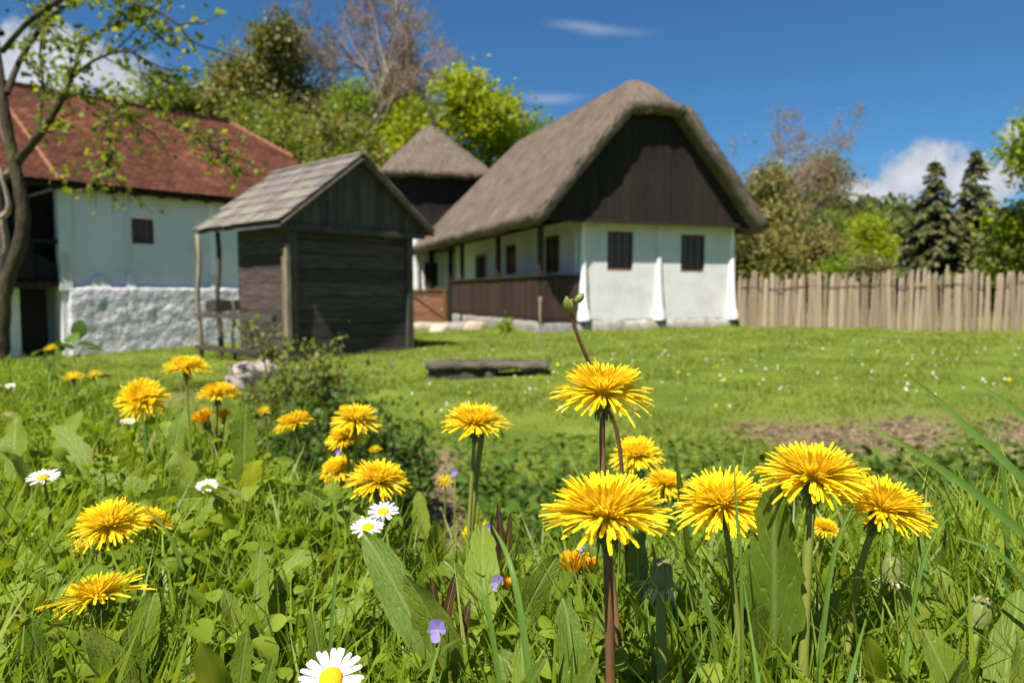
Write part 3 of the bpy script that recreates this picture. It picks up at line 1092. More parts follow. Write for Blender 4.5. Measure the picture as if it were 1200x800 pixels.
for side in (-1, 1):
    e = SUL if side < 0 else SUR
    V = []
    for (uu, zz_) in ((e, SEZ), (SUC, SRZ)):
        for vv in (V0 + .02, V1 - .02):
            V += [(uu, vv, zz_), (uu, vv, zz_ - .035)]
    mesh_np('roof_deck', V, [np.array([(0, 2, 6, 4), (1, 5, 7, 3), (0, 4, 5, 1), (2, 3, 7, 6), (0, 1, 3, 2)])], M['log_wood'], sroof)
    a = Acc()
    a.tube([(e - side * .0, V0 + .02, SEZ - .03), (SUC, V0 + .02, SRZ - .03)], .035, k=4)
    a.build('barge_board', M['grey_wood'], sroof)
boxes('ridge_board', M['shingle'], sroof, [(SUC - .07, SUC + .07, V0 - .02, V1 + .02, SRZ + .035, SRZ + .075)], jit=.006)
# posts and rails on the open left side
for (uu, vv, r_, zt, mt) in ((-.42, 2.28, .040, 2.0, 'post_wood'), (-.10, 2.22, .045, 2.1, 'grey_wood'), (-.36, 1.2, .03, .9, 'grey_wood')):
    a = Acc()
    n = 8
    a.tube([(uu + .02 * math.sin(i * 1.3), vv + .015 * math.cos(i * 1.7), -.35 + (zt + .35) * i / (n - 1)) for i in range(n)], [r_ * (1.15 - .04 * i) for i in range(n)], k=8)
    a.build('post', M[mt], shed, smooth=True)
boxes('rail', M['grey_wood'], shed, [(-.47, -.40, -.2, 2.4, .62, .70)], jit=.012)
boxes('rail', M['log_wood'], shed, [(-.45, .0, 2.18, 2.26, .63, .69)], jit=.01)
boxes('rail', M['log_wood'], shed, [(-.5, -.38, .0, 2.3, .08, .15)], jit=.012)
boxes('shelf', M['log_wood'], shed, [(-.40, .0, 1.7, 2.1, .72, .9)], jit=.02)

# ------------------------------------------------------------------ barn with tiled roof
BX, BY, BZ = -9.18, 15.3, -.42
barn = empty('barn', (BX, BY, BZ), R(47))
tag(barn, 'long white barn with red tiled roof and rough stone base', 'barn')
BL, BW = 5.8, 5.2
b0, b1, c0, c1 = 1.327, 1.80, 2.40, 2.95
BH = 3.52
boxes('wall', M['lime_barn'], barn, [(0, b0, 0, .3, 1.4, BH), (b1, BL, 0, .3, 1.4, BH), (b0, b1, 0, .3, 1.4, c0), (b0, b1, 0, .3, c1, BH), (b0, b1, .2, .3, c0, c1),
                                     (BL - .3, BL, .3, BW, .0, BH), (0, .3, .3, BW, .0, BH), (-6.0, BL, BW, BW + .3, 0, BH)])
window(barn, M['window_wood'], b0 + .002, b1 - .002, c0 + .002, c1 - .002, .07, 'x', 3, 3)
bumpy_box('stone_base', M['lime_stone'], barn, .02, BL + .05, -.16, .34, -.5, 1.44, amp=.018, step=.06, seed=4, s=3.6)
for x in (1.18, 3.05, 5.2):
    boxes('timber_post', M['lime_barn'], barn, [(x, x + .13, -.022, .02, 1.42, BH - .02)])
boxes('corner_post', M['lime'], barn, [(-.10, .16, -.06, .2, -.3, BH)], bevel=.02)
for (x, w, h) in ((-.02, .12, .75), (.62, .26, .30), (1.24, .12, .36), (3.1, .10, .34)):
    a = Acc()
    V = [(x - w, -.13, 1.38), (x + w, -.13, 1.38), (x + w, .02, 1.38), (x - w, .02, 1.38), (x - w * .4, -.06, 1.38 + h), (x + w * .4, -.06, 1.38 + h), (x + w * .4, .02, 1.42 + h), (x - w * .4, .02, 1.42 + h)]
    V = np.array(V) + rng.normal(0, .012, (8, 3))
    a.add(V, Q=[(0, 1, 5, 4), (1, 2, 6, 5), (3, 0, 4, 7), (4, 5, 6, 7)])
    a.build('pier_stub', M['lime'], barn)
# loft bay on the left: dark boarded box over an open passage
for i in range(17):
    x0 = -.3 - i * .36
    boxes('loft_board', M['dark_wood'], barn, [(x0, x0 + .35, .9 + random.uniform(-.01, .01), .94, 1.55, 3.3)])
boxes('loft_side', M['dark_wood'], barn, [(-.034, -.004, .21, BW - .1, 1.55, 3.45)])
boxes('loft_floor', M['dark_wood'], barn, [(-6.2, -.12, -.1, 4.8, 1.44, 1.54)])
boxes('loft_railing', M['dark_wood'], barn, [(-6.2, -.55, -.02, .02, 1.60, 2.3), (-6.2, -.12, -.04, .03, 2.32, 2.40)])
a = Acc()
V = [(-2.6, .02, 1.55), (-.13, .02, 1.55), (-.13, .06, 1.9), (-1.4, .06, 2.7), (-2.6, .06, 2.9), (-2.6, .9, 1.55), (-.13, .9, 1.55), (-.13, .9, 1.9), (-1.4, .9, 2.7), (-2.6, .9, 2.9)]
a.add(V, Q=[(0, 1, 2, 3), (2, 7, 8, 3), (3, 8, 9, 4), (1, 6, 7, 2)], T=[(0, 3, 4)])
a.build('hay_chute', M['dark_wood'], barn)
boxes('back_wall', M['warm_stone'], barn, [(-6, -1.9, 3.4, 3.7, 0, 1.43)])
for x in (-.95, -3.2):
    boxes('pier', M['lime'], barn, [(x, x + .26, .5, .76, -.4, 1.43)], bevel=.02)
boxes('plank_door', M['dark_wood'], barn, [(-.68, -.2, .55, .6, -.3, 1.42)])
boxes('eave_board', M['dark_wood'], barn, [(-6.3, BL + .3, -.30, -.27, BH - .10, BH - .01), (-6.3, BL + .3, -.27, .3, BH + .0, BH + .03)])
for i in range(26):
    x = -5.9 + i * .52
    boxes('rafter_end', M['dark_wood'], barn, [(x, x + .09, -.262, -.01, BH - .11, BH - .005)])
# roof deck with a half-hipped right end
RH, RV = 2.65, BW / 2
ez, ev = BH + .02, -.38
rz_top = BH + 2.42
hipu = 1.25
mid = .62                       # how far up the half hip starts
P_e0, P_e1 = (-6.4, ev, ez), (BL + .35, ev, ez)
P_m1 = (BL + .35, ev + (RV - ev) * mid, ez + (rz_top - ez) * mid)
P_r1 = (BL + .35 - hipu, RV, rz_top)
P_r0 = (-6.4, RV, rz_top)
P_b1 = (BL + .35, 2 * RV - ev, ez)
P_bm = (BL + .35, 2 * RV - P_m1[1], P_m1[2])
P_b0 = (-6.4, 2 * RV - ev, ez)
broof = mesh_np('roof', [P_e0, P_e1, P_m1, P_r1, P_r0, P_b1, P_bm, P_b0], [np.array([(0, 1, 2, 3), (4, 3, 6, 5)]), np.array([(0, 3, 4), (2, 6, 3), (4, 5, 7)])], M['dark_wood'], barn)
# clay tiles, course by course, on both slopes (too fine to pick apart singly in the photograph)
sdir = np.array([0, RV - ev, rz_top - ez])
slen = np.linalg.norm(sdir)
sdir = sdir / slen
snor = np.array([0, -sdir[2], sdir[1]])
tcv, tcw = .145, .17
a = Acc()
tv = np.array([(-.5, 0, 0), (.5, 0, 0), (.5, 1, 0), (-.5, 1, 0), (-.5, 0, -.5), (.5, 0, -.5), (-.3, -.10, 0), (.3, -.10, 0), (-.3, -.10, -.5), (.3, -.10, -.5)], float)
tq = np.array([(0, 1, 2, 3), (0, 6, 7, 1), (6, 8, 9, 7), (4, 8, 6, 0), (9, 5, 1, 7)], np.int32)
L_, D_, N_, X_ = [], [], [], []
for slope in (0, 1):
    for c in range(int(slen / tcv) + 1):
        s0 = c * tcv
        f_ = s0 / slen
        umax = BL + .35 if f_ < mid else BL + .35 - hipu * (f_ - mid) / (1 - mid)
        us = np.arange(-6.4 + (c % 2) * tcw / 2, umax, tcw)
        for u_ in us:
            p = np.array([u_ + tcw / 2, ev, ez]) + sdir * s0 + snor * (.035 + rng.uniform(-.004, .006))
            d = sdir.copy()
            nn = snor.copy()
            if slope:
                p[1] = 2 * RV - p[1]
                d[1] = -d[1]
                nn[1] = -nn[1]
            L_.append(p)
            D_.append(d - nn * .06 + rng.normal(0, .012, 3))
            N_.append(nn)
n = len(L_)
a.inst(tv, tq, np.array(D_), np.array(N_), tcw * .95, tcv * 1.25, .036, np.array(L_))
tl = a.build('tiles', M['tile'], broof)
tag(tl, kind='stuff')


def ridge_row(p, q, nseg, name, rr_=.06):
    p, q = np.array(p), np.array(q)
    for i in range(nseg):
        a = Acc()
        s, t = p + (q - p) * i / nseg, p + (q - p) * (i + 1.12) / nseg
        a.tube([s + (0, 0, .03), t + (0, 0, .045)], [rr_, rr_ * 1.25], k=8)
        a.build(name, M['ridge_tile'], broof, smooth=True)


ridge_row(P_r0, P_r1, 34, 'ridge_tile')
ridge_row(P_m1, P_r1, 9, 'ridge_tile')
ridge_row((-.15, ev + .02, ez + .0), (-.55, RV - .2, rz_top - .20), 12, 'ridge_tile', .045)

# ------------------------------------------------------------------ stake fence
fence = empty('stake_fence', (5.75, 19.3, Hs(5.75, 19.3)), 0)
tag(fence, 'rough wooden stake fence along the back of the lawn', 'fence')
A_, B_ = np.array([5.75, 19.3]), np.array([12.2, 13.8])
fl = np.linalg.norm(B_ - A_)
fd = (B_ - A_) / fl
ang = math.atan2(fd[1], fd[0])
fvar = []
for q in range(7):
    h = 1.0
    V = []
    top_ = [(-.5, .0), (.5, .0)]
    for (z, k) in ((-.12, 1.0), (.5, .98), (.93, .92), (1.0, .55)):
        for (x, y) in ((-.5, -.5), (.5, -.5), (.5, .5), (-.5, .5)):
            V.append((x * k + random.uniform(-.05, .05), y * k + random.uniform(-.1, .1), z + (random.uniform(-.03, .03) if z > .9 else 0)))
    Q = [(i * 4 + j, i * 4 + (j + 1) % 4, i * 4 + 4 + (j + 1) % 4, i * 4 + 4 + j) for i in range(3) for j in range(4)] + [(12, 13, 14, 15)]
    o = mesh_np('stake', V, [np.array(Q)], M['stake_wood'])
    fvar.append(o.data)
    bpy.data.objects.remove(o)
s = 0.0
while s < fl:
    w = random.choice((.04, .05, .06, .07, .085, .11))
    p = A_ + fd * (s + w / 2)
    o = bpy.data.objects.new('stake', random.choice(fvar))
    COL.objects.link(o)
    o.parent = fence
    z = Hs(*p) - Hs(5.75, 19.3)
    o.location = (p[0] - 5.75 + random.uniform(-.02, .02), p[1] - 19.3 + random.uniform(-.02, .02), z)
    o.rotation_euler = (random.uniform(-.04, .04), random.uniform(-.04, .04), ang + random.uniform(-.15, .15))
    o.scale = (w, .05 + random.random() * .03, 1.24 + random.uniform(-.12, .12) + .05 * math.sin(s * 1.7))
    s += w + random.uniform(.0, .02)
for (off, zz, r_) in ((-.05, .98, .011), (.07, .35, .03)):
    a = Acc()
    pts = []
    nrm = np.array([fd[1], -fd[0]])
    for i in range(40):
        p = A_ + fd * fl * i / 39
        q = p + nrm * (-off if off < 0 else -off)
        pts.append((q[0] - 5.75, q[1] - 19.3, Hs(*p) - Hs(5.75, 19.3) + zz + .03 * math.sin(i * .9) + random.uniform(-.01, .01)))
    a.tube(pts, r_, k=5)
    a.build('rail', M['dark_bark'], fence)

# ------------------------------------------------------------------ stones
sb = empty('stone_bench', (-.25, 7.95, Hs(-.25, 7.95)), R(-3))
tag(sb, 'low mossy stone slab bench lying on the lawn', 'bench')
bumpy_box('slab', M['moss_stone'], sb, -.66, .64, -.22, .24, .09, .16, amp=.022, step=.03, seed=3, s=11)
bumpy_box('support', M['moss_stone'], sb, -.63, .10, -.19, .20, -.2, .11, amp=.05, step=.07, seed=5, s=6)
bumpy_box('support', M['moss_stone'], sb, .36, .61, -.16, .18, -.2, .11, amp=.03, step=.07, seed=8, s=6)
STONES = [
    (500, 384, 20.5, .38, .20, 'warm_stone', 'flat tan stone lying below the brown plank gate'),
    (523, 381, 20.2, .42, .18, 'warm_stone', 'broad tan step stone by the near end of the plank gate'),
    (512, 393, 19.2, .30, .10, 'warm_stone', 'small pale stone set flat in the lawn before the steps'),
    (541, 387, 19.6, .36, .20, 'stone', 'grey brown block under the left part of the veranda'),
    (556, 390, 19.0, .26, .20, 'warm_stone', 'rounded tan stone beside the grey veranda base'),
    (299, 427, 8.6, .26, .20, 'warm_stone', 'pale angular rock on the bare earth before the shed'),
    (281, 437, 8.0, .16, .12, 'warm_stone', 'small pale rock left of the bigger one before the shed'),
]
for i, (px, py, Y, r_, h, mt, lab) in enumerate(STONES):
    p = at(px, py, Y)
    gz_ = Hs(p.x, p.y)
    st = bumpy_box('stone', M[mt], None, -r_, r_, -r_ * .7, r_ * .7, -.1, h, amp=.05, step=r_ * .35, seed=20 + i, s=3.5)
    st.location = (p.x, p.y, gz_ + .01)
    st.rotation_euler = (0, 0, i * .8)
    tag(st, lab, 'stone', 'stones around the yard')
stk = empty('garden_stake', (at(633, 420, 10.4).x, 10.4, Hs(.4, 10.4)), 0)
tag(stk, 'thin upright wooden stake standing alone on the lawn', 'stake')
a = Acc()
a.tube([(0, 0, -.1), (.006, 0, .3), (-.004, 0, .6), (0, 0, .78)], [.012, .014, .018, .022], k=6)
a.build('shaft', M['post_wood'], stk)
a = Acc()
a.lathe([(.0, .74), (.028, .745), (.03, .80), (.022, .82), (0, .822)], k=8)
a.build('knob', M['post_wood'], stk)

# ------------------------------------------------------------------ trees
LEAFT, LEAFF = strip_template([(0, .12), (.35, .5), (.7, .42), (1, .05)], lambda y: .12 * y * (1 - y) * 4 - .1 * y, 2)
TWO = (np.array([(-.5, .1, 0), (.5, 0, .08), (.42, 1, 0), (-.4, .9, -.08)], float), np.array([(0, 1, 2, 3)], np.int32))


def skeleton(rnd, p, d, length, rad, level, maxlevel, out, nchild, spread, up, ratio, seg=5, crook=.16, start=.35):
    p = np.array(p, float)
    d = np.array(d, float) / np.linalg.norm(d)
    pts, rads = [p.copy()], [rad]
    for i in range(seg):
        d = d + rnd.normal(0, crook, 3) + np.array([0, 0, up])
        d = d / np.linalg.norm(d)
        p = p + d * length / seg
        pts.append(p.copy())
        rads.append(rad * (1 - .62 * (i + 1) / seg))
    out.append((level, np.array(pts), np.array(rads)))
    if level >= maxlevel:
        return
    nc = nchild[min(level, len(nchild) - 1)]
    for c in range(nc):
        f = start + (1 - start) * (c + rnd.random()) / nc
        k = min(int(f * seg), seg - 1)
        t = f * seg - k
        q = pts[k] * (1 - t) + pts[k + 1] * t
        base = pts[k + 1] - pts[k]
        base = base / np.linalg.norm(base)
        side = np.cross(base, rnd.normal(0, 1, 3))
        side = side / max(np.linalg.norm(side), 1e-6)
        nd = base * (1 - spread) + side * spread * (1.0 + .3 * rnd.random())
        skeleton(rnd, q, nd, length * ratio * rnd.uniform(.7, 1.15) * (1.1 - .35 * f), rads[k] * .62, level + 1, maxlevel, out, nchild, spread, up * 1.1, ratio, seg=max(3, seg - 1), crook=crook * 1.1, start=.3)


def make_tree(name, label, base, height, leafmat_, seed, bark='bark', levels=3, nchild=(7, 5, 4), spread=.62, ratio=.55, leaves=5000, leaf=.22, jitter=.35, rad=None, up=.03, crook=.14, start=.35, lean=(0, 0), group=None, cat='tree', droop=0.0, flat=.6):
    rnd = np.random.default_rng(seed)
    t = empty(name, base)
    tag(t, label, cat, group)
    out = []
    rad = rad or height * .022
    skeleton(rnd, (0, 0, -.2), (lean[0], lean[1], 1), height * .62, rad, 0, levels, out, nchild, spread, up, ratio, seg=7, crook=crook, start=start)
    zmax = np.percentile(np.concatenate([q[1] for q in out])[:, 2], 99.3) + (jitter * .9 if leaves else 0)
    kx = height / zmax
    out = [(lv, pts * np.array([(1 + kx) / 2 if kx > 1 else kx, (1 + kx) / 2 if kx > 1 else kx, kx]), rads) for (lv, pts, rads) in out]
    a = Acc()
    for (lv, pts, rads) in out:
        a.tube(pts, np.maximum(rads, rad * .05), k=(8, 6, 4, 3, 3)[min(lv, 4)], cap=False)
    a.build('trunk', M[bark], t, smooth=True)
    if leaves:
        tips = [(pts) for (lv, pts, rads) in out if lv >= levels - 1]
        allp = np.concatenate([p[1:] for p in tips])
        idx = rnd.integers(0, len(allp), leaves)
        P = allp[idx] + rnd.normal(0, jitter, (leaves, 3)) * np.array([1, 1, .75])
        if droop:
            P[:, 2] -= rnd.random(leaves) * droop
        D = rnd.normal(0, 1, (leaves, 3)) + np.array([0, 0, -.35])
        N = rnd.normal(0, flat, (leaves, 3)) + np.array([0, 0, 1.0])
        a = Acc()
        s = leaf * rnd.uniform(.6, 1.35, leaves)
        tv, tf = TWO
        a.inst(tv, tf, D, N, s * .8, s, s, P)
        a.build('crown', M[leafmat_], t)
    return t


def make_spruce(name, label, base, height, width, seed, group):
    rnd = np.random.default_rng(seed)
    t = empty(name, base)
    tag(t, label, 'tree', group)
    a = Acc()
    a.tube([(0, 0, -.3), (.03, 0, height * .5), (0, 0, height)], [height * .016, height * .009, .01], k=7)
    br = []
    z = height * .05
    while z < height * .985:
        f = 1 - z / height
        L = width * (f ** .85) * .5
        for b_ in range(int(6 + 5 * f)):
            ang = rnd.random() * 2 * math.pi
            l = L * rnd.uniform(.45, 1.3) + .06
            pts = []
            for i in range(5):
                s = i / 4
                pts.append((math.cos(ang) * l * s, math.sin(ang) * l * s, z + .16 * l * s - .42 * l * s * s + .10 * l * s ** 3))
            br.append(np.array(pts))
        z += height * .026 * rnd.uniform(.7, 1.4)
    for p in br:
        a.tube(p, [.022, .018, .014, .01, .005], k=3, cap=False)
    a.build('trunk', M['dark_bark'], t)
    P, D, N, S = [], [], [], []
    for p in br:
        l = np.linalg.norm(p[-1] - p[0])
        n = int(40 * l + 10)
        for i in range(n):
            s = rnd.random() ** .7 * 4
            k = min(int(s), 3)
            q = p[k] + (p[k + 1] - p[k]) * (s - k)
            ax = p[k + 1] - p[k]
            ax = ax / max(np.linalg.norm(ax), 1e-6)
            side = np.array([-ax[1], ax[0], 0]) * rnd.choice((-1, 1))
            d = ax * .55 + side * rnd.uniform(.3, 1) + np.array([0, 0, -rnd.uniform(.1, .75)])
            P.append(q)
            D.append(d)
            N.append(rnd.normal(0, .4, 3) + np.array([0, 0, 1.]))
            S.append(rnd.uniform(.22, .42) * (.6 + .4 * l / width * 2))
    a = Acc()
    tv, tf = strip_template([(0, .10), (.5, .16), (1, .03)], lambda y: -.12 * y * y)
    S = np.array(S)
    a.inst(tv, tf, np.array(D), np.array(N), S * 1.35, S, S, np.array(P))
    a.build('crown', M['needle'], t)
    return t


HILLG = 'trees on the slope behind the buildings'


def hill_base(px, Y, py=None):
    x = (px - 600) / F * Y
    return (x, Y, Hs(x, Y))


def height_for(px, py_top, Y, base):
    return at(px, py_top, Y).z - base[2]


def hill_tree(px, top, Y, name, label, mat, seed, **kw):
    b = hill_base(px, Y)
    h = height_for(px, top, Y, b)
    return make_tree(name, label, b, h, mat, seed, group=HILLG, **kw)


# left slope, nearest the tiled roof first
hill_tree(312, 20, 40, 'olive_tree', 'big dark olive tree with broad crown above the tiled roof', 'dark_leaf', 11, bark='dark_bark', leaves=34000, leaf=0.190, jitter=.55, spread=.66, start=.12, ratio=.58)
hill_tree(345, 28, 43, 'budding_tree', 'brownish budding tree against the right side of the dark olive tree', 'bronze_leaf', 12, bark='pale_bark', leaves=13000, leaf=0.150, jitter=.55, spread=.5)
hill_tree(388, -75, 39, 'bare_tree', 'tall bare tree with pinkish twigs left of the forked one', 'bud_haze', 13, bark='pale_bark', leaves=4200, leaf=.06, jitter=.10, levels=4, nchild=(9, 6, 5, 5), spread=.5, ratio=.52, rad=.16, start=.4, up=.05)
hill_tree(460, -40, 41, 'forked_tree', 'tall forked dark tree with sparse reddish twigs against the sky', 'bud_haze', 14, bark='dark_bark', leaves=4200, leaf=.06, jitter=.10, levels=4, nchild=(8, 6, 6, 5), spread=.55, ratio=.56, rad=.20, start=.35, up=.04, lean=(.12, 0))
hill_tree(502, -20, 44, 'twiggy_tree', 'bare reddish tree leaning right above the bright green crown', 'bud_haze', 15, bark='pale_bark', leaves=4200, leaf=.06, jitter=.10, levels=4, nchild=(8, 6, 6, 5), spread=.55, ratio=.55, rad=.15, start=.3, up=.04)
hill_tree(425, 52, 42, 'bronze_tree', 'bronze leafed tree between the bare trunks on the slope', 'bronze_leaf', 16, bark='dark_bark', leaves=15000, leaf=0.163, jitter=.55, spread=.6, start=.25)
hill_tree(541, 88, 36, 'maple_tree', 'bright green round tree behind the pyramid thatched roof', 'lime_leaf', 17, leaves=22000, leaf=0.177, jitter=.45, spread=.66, start=.2, ratio=.52)
hill_tree(497, 112, 38, 'young_maple', 'lighter green tree left of the round bright green one', 'lime_leaf', 18, leaves=16000, leaf=0.170, jitter=.5, spread=.62, start=.2)
hill_tree(432, 140, 35, 'lime_shrub', 'yellow-green rounded shrub just above the shed roof', 'lime_leaf', 19, leaves=18000, leaf=0.150, jitter=.38, spread=.7, start=.1, ratio=.6)
hill_tree(372, 118, 37, 'green_sapling', 'mid green tree right of the tiled roof end', 'mid_leaf', 20, leaves=14000, leaf=0.150, jitter=.5, spread=.6, start=.15)
hill_tree(398, 128, 36, 'pale_trunk_tree', 'olive tree with pale slim trunk above the shed', 'bronze_leaf', 21, bark='pale_bark', leaves=5200, leaf=0.136, jitter=.5, spread=.55, start=.5)
hill_tree(266, 92, 38, 'edge_tree', 'green tree at left end of the hill wood over the tiles', 'mid_leaf', 22, leaves=16000, leaf=0.163, jitter=.5, spread=.62, start=.15)
hill_tree(235, 118, 37, 'roofline_bush', 'light green bush peeping over the tiled ridge', 'oak', 23, leaves=10000, leaf=0.150, jitter=.45, spread=.65, start=.1)
hill_tree(590, 140, 40, 'far_maple', 'green tree half hidden where the two thatched roofs meet', 'oak', 24, leaves=12000, leaf=0.163, jitter=.45, spread=.62, start=.15)
hill_tree(330, 128, 34, 'undergrowth_tree', 'dark undergrowth tree behind the end of the tiled roof', 'mid_leaf', 25, leaves=14000, leaf=0.150, jitter=.5, spread=.66, start=.1)

hill_tree(352, -15, 45, 'slender_bare_tree', 'slender bare tree rising behind the dark olive crown', 'bud_haze', 26, bark='pale_bark', leaves=4200, leaf=.06, jitter=.10, levels=4, nchild=(8, 6, 5, 5), spread=.5, ratio=.5, rad=.12, start=.4, up=.05)
hill_tree(285, 62, 41, 'side_olive_tree', 'olive brown tree left of the big dark crown', 'dark_leaf', 27, bark='dark_bark', leaves=18000, leaf=.16, jitter=.55, spread=.62, start=.15)
hill_tree(455, 100, 40, 'slope_oak', 'mid green tree in the gap between bare trunks and yellow-green shrub', 'oak', 28, leaves=14000, leaf=.15, jitter=.5, spread=.6, start=.15)
# right side behind the house and fence
FENCEG = 'trees beyond the fence'


def back_tree(px, top, Y, name, label, mat, seed, **kw):
    b = hill_base(px, Y)
    h = height_for(px, top, Y, b)
    return make_tree(name, label, b, h, mat, seed, group=FENCEG, **kw)


back_tree(828, 146, 38, 'gable_tree', 'bright green tree peeping past the right slope of the gable', 'lime_leaf', 31, leaves=5000, leaf=0.150, jitter=.3, spread=.45, start=.3, ratio=.34)
back_tree(873, 118, 42, 'fine_bare_tree', 'fine bare tree rising right of the thatched gable', 'bud_haze', 32, bark='pale_bark', leaves=4200, leaf=.06, jitter=.10, levels=4, nchild=(8, 5, 5, 4), spread=.5, ratio=.5, rad=.10, start=.4, up=.06)
back_tree(905, 150, 46, 'second_bare_tree', 'thin bare tree further right of the gable against blue sky', 'bud_haze', 33, bark='pale_bark', leaves=4200, leaf=.06, jitter=.10, levels=4, nchild=(7, 5, 5, 4), spread=.5, ratio=.5, rad=.09, start=.4, up=.06)
back_tree(872, 192, 36, 'bronze_shrub', 'olive bronze shrub next to the right eave of the house', 'bronze_leaf', 34, leaves=18000, leaf=0.136, jitter=.45, spread=.66, start=.1)
back_tree(916, 212, 50, 'round_pine', 'dark round tree right of the bronze shrub behind the fence', 'dark_leaf', 35, leaves=9000, leaf=0.170, jitter=.4, spread=.5, start=.35, ratio=.38)
back_tree(897, 258, 34, 'low_shrub', 'low bronze green shrub behind the left end of the fence', 'bronze_leaf', 36, leaves=13000, leaf=0.136, jitter=.4, spread=.7, start=.08)
back_tree(938, 268, 40, 'sallow_shrub', 'brown green sallow behind the fence, left of the small cone-shaped spruce', 'bronze_leaf', 37, leaves=13000, leaf=0.136, jitter=.4, spread=.7, start=.08)
back_tree(990, 296, 38, 'bright_shrub', 'bright green low shrub just over the fence top', 'oak', 38, leaves=11000, leaf=0.136, jitter=.4, spread=.7, start=.08)
back_tree(1030, 300, 36, 'brown_shrub', 'low brownish shrub over the fence left of the spruces', 'bronze_leaf', 39, leaves=11000, leaf=0.136, jitter=.4, spread=.7, start=.08)
back_tree(1228, 128, 26, 'right_edge_tree', 'bright green tree reaching in at the right edge', 'lime_leaf', 40, leaves=12000, leaf=0.136, jitter=.35, spread=.5, start=.3, ratio=.42)
back_tree(1195, 262, 27, 'edge_bush', 'olive bush over the fence at the right edge', 'mid_leaf', 41, leaves=13000, leaf=0.122, jitter=.4, spread=.7, start=.08)
back_tree(905, 186, 58, 'olive_slope_tree', 'hazy olive tree on the slope right of the gable end', 'bronze_leaf', 42, leaves=12000, leaf=.20, jitter=.6, spread=.62, start=.15)
back_tree(950, 236, 66, 'green_slope_tree', 'fresh green tree on the far slope above the fence', 'oak', 43, leaves=12000, leaf=.22, jitter=.6, spread=.62, start=.15)
back_tree(1000, 252, 70, 'pale_slope_tree', 'pale green tree on the slope left of the spruces', 'lime_leaf', 44, leaves=12000, leaf=.22, jitter=.6, spread=.62, start=.15)
SPR = 'spruces beyond the fence'
for (px, top, Y, wpx, seed, lab) in ((1090, 183, 31, 92, 51, 'dark spruce, left of the tall pair behind the fence'), (1137, 172, 33, 96, 52, 'tallest dark spruce, right of the pair behind the fence'),
                                     (956, 232, 52, 44, 53, 'small cone-shaped dark spruce on the far slope'), (1062, 288, 34, 60, 54, 'short young spruce at the foot of the left tall one'), (1168, 262, 29, 70, 55, 'short spruce at the right of the tall pair')):
    b = hill_base(px, Y)
    make_spruce('spruce', lab, b, height_for(px, top, Y, b), wpx / F * Y, seed, SPR)

# far hillside wood: one mass of crowns
a = Acc()
rnd = np.random.default_rng(77)
ncl = 520
cxs = rnd.uniform(8, 95, ncl)
cys = rnd.uniform(88, 135, ncl)
cl = np.stack([cxs, cys, H(cxs, cys)], -1)
per = 130
cr = rnd.uniform(1.6, 3.0, ncl)
P = np.repeat(cl, per, 0)
u = norm(rnd.normal(0, 1, (ncl * per, 3)))
rad_ = np.repeat(cr, per)[:, None] * rnd.random((ncl * per, 1)) ** .4
P = P + u * rad_ * np.array([1, 1, 1.0]) + np.repeat(np.stack([cr * 0, cr * 0, cr * 1.0], -1), per, 0)
n = len(P)
a.inst(TWO[0], TWO[1], rnd.normal(0, 1, (n, 3)), rnd.normal(0, .6, (n, 3)) + np.array([0, 0, 1]), rnd.uniform(.3, .65, n), rnd.uniform(.3, .65, n), .5, P)
fw = a.build('hillside_wood', M['wood_mass'])
tag(fw, 'distant spring wood covering the hill beyond the fence', 'wood', kind='stuff')

# near tree at the left edge
rnd = np.random.default_rng(91)
TY = 6.4
tb = at(4, 470, TY)
tb = Vector((tb.x, TY, Hs(tb.x, TY) - .05))
nt_tree = empty('orchard_tree', tb)
tag(nt_tree, 'crooked mossy orchard tree at the left edge with sparse young leaves', 'tree')


def rel(px, py, dy=0.0):
    return np.array(at(px, py, TY + dy) - tb)


trunk = [np.array([-.03, 0, -.1]), rel(1, 420), rel(3, 372), rel(7, 335), rel(24, 285), rel(27, 250), rel(24, 225), rel(14, 178), rel(4, 120), rel(-3, 65, .1), rel(-10, 0, .2), rel(-6, -90, .3)]
trad = [.085, .072, .064, .060, .060, .056, .052, .046, .040, .033, .026, .016]
a = Acc()


def spl(pts, n):
    pts = np.array(pts)
    t = np.linspace(0, len(pts) - 1, n)
    o_ = []
    for q in t:
        i = min(int(q), len(pts) - 2)
        f = q - i
        p0, p1, p2, p3 = pts[max(i - 1, 0)], pts[i], pts[i + 1], pts[min(i + 2, len(pts) - 1)]
        o_.append(.5 * ((2 * p1) + (-p0 + p2) * f + (2 * p0 - 5 * p1 + 4 * p2 - p3) * f * f + (-p0 + 3 * p1 - 3 * p2 + p3) * f ** 3))
    return np.array(o_)


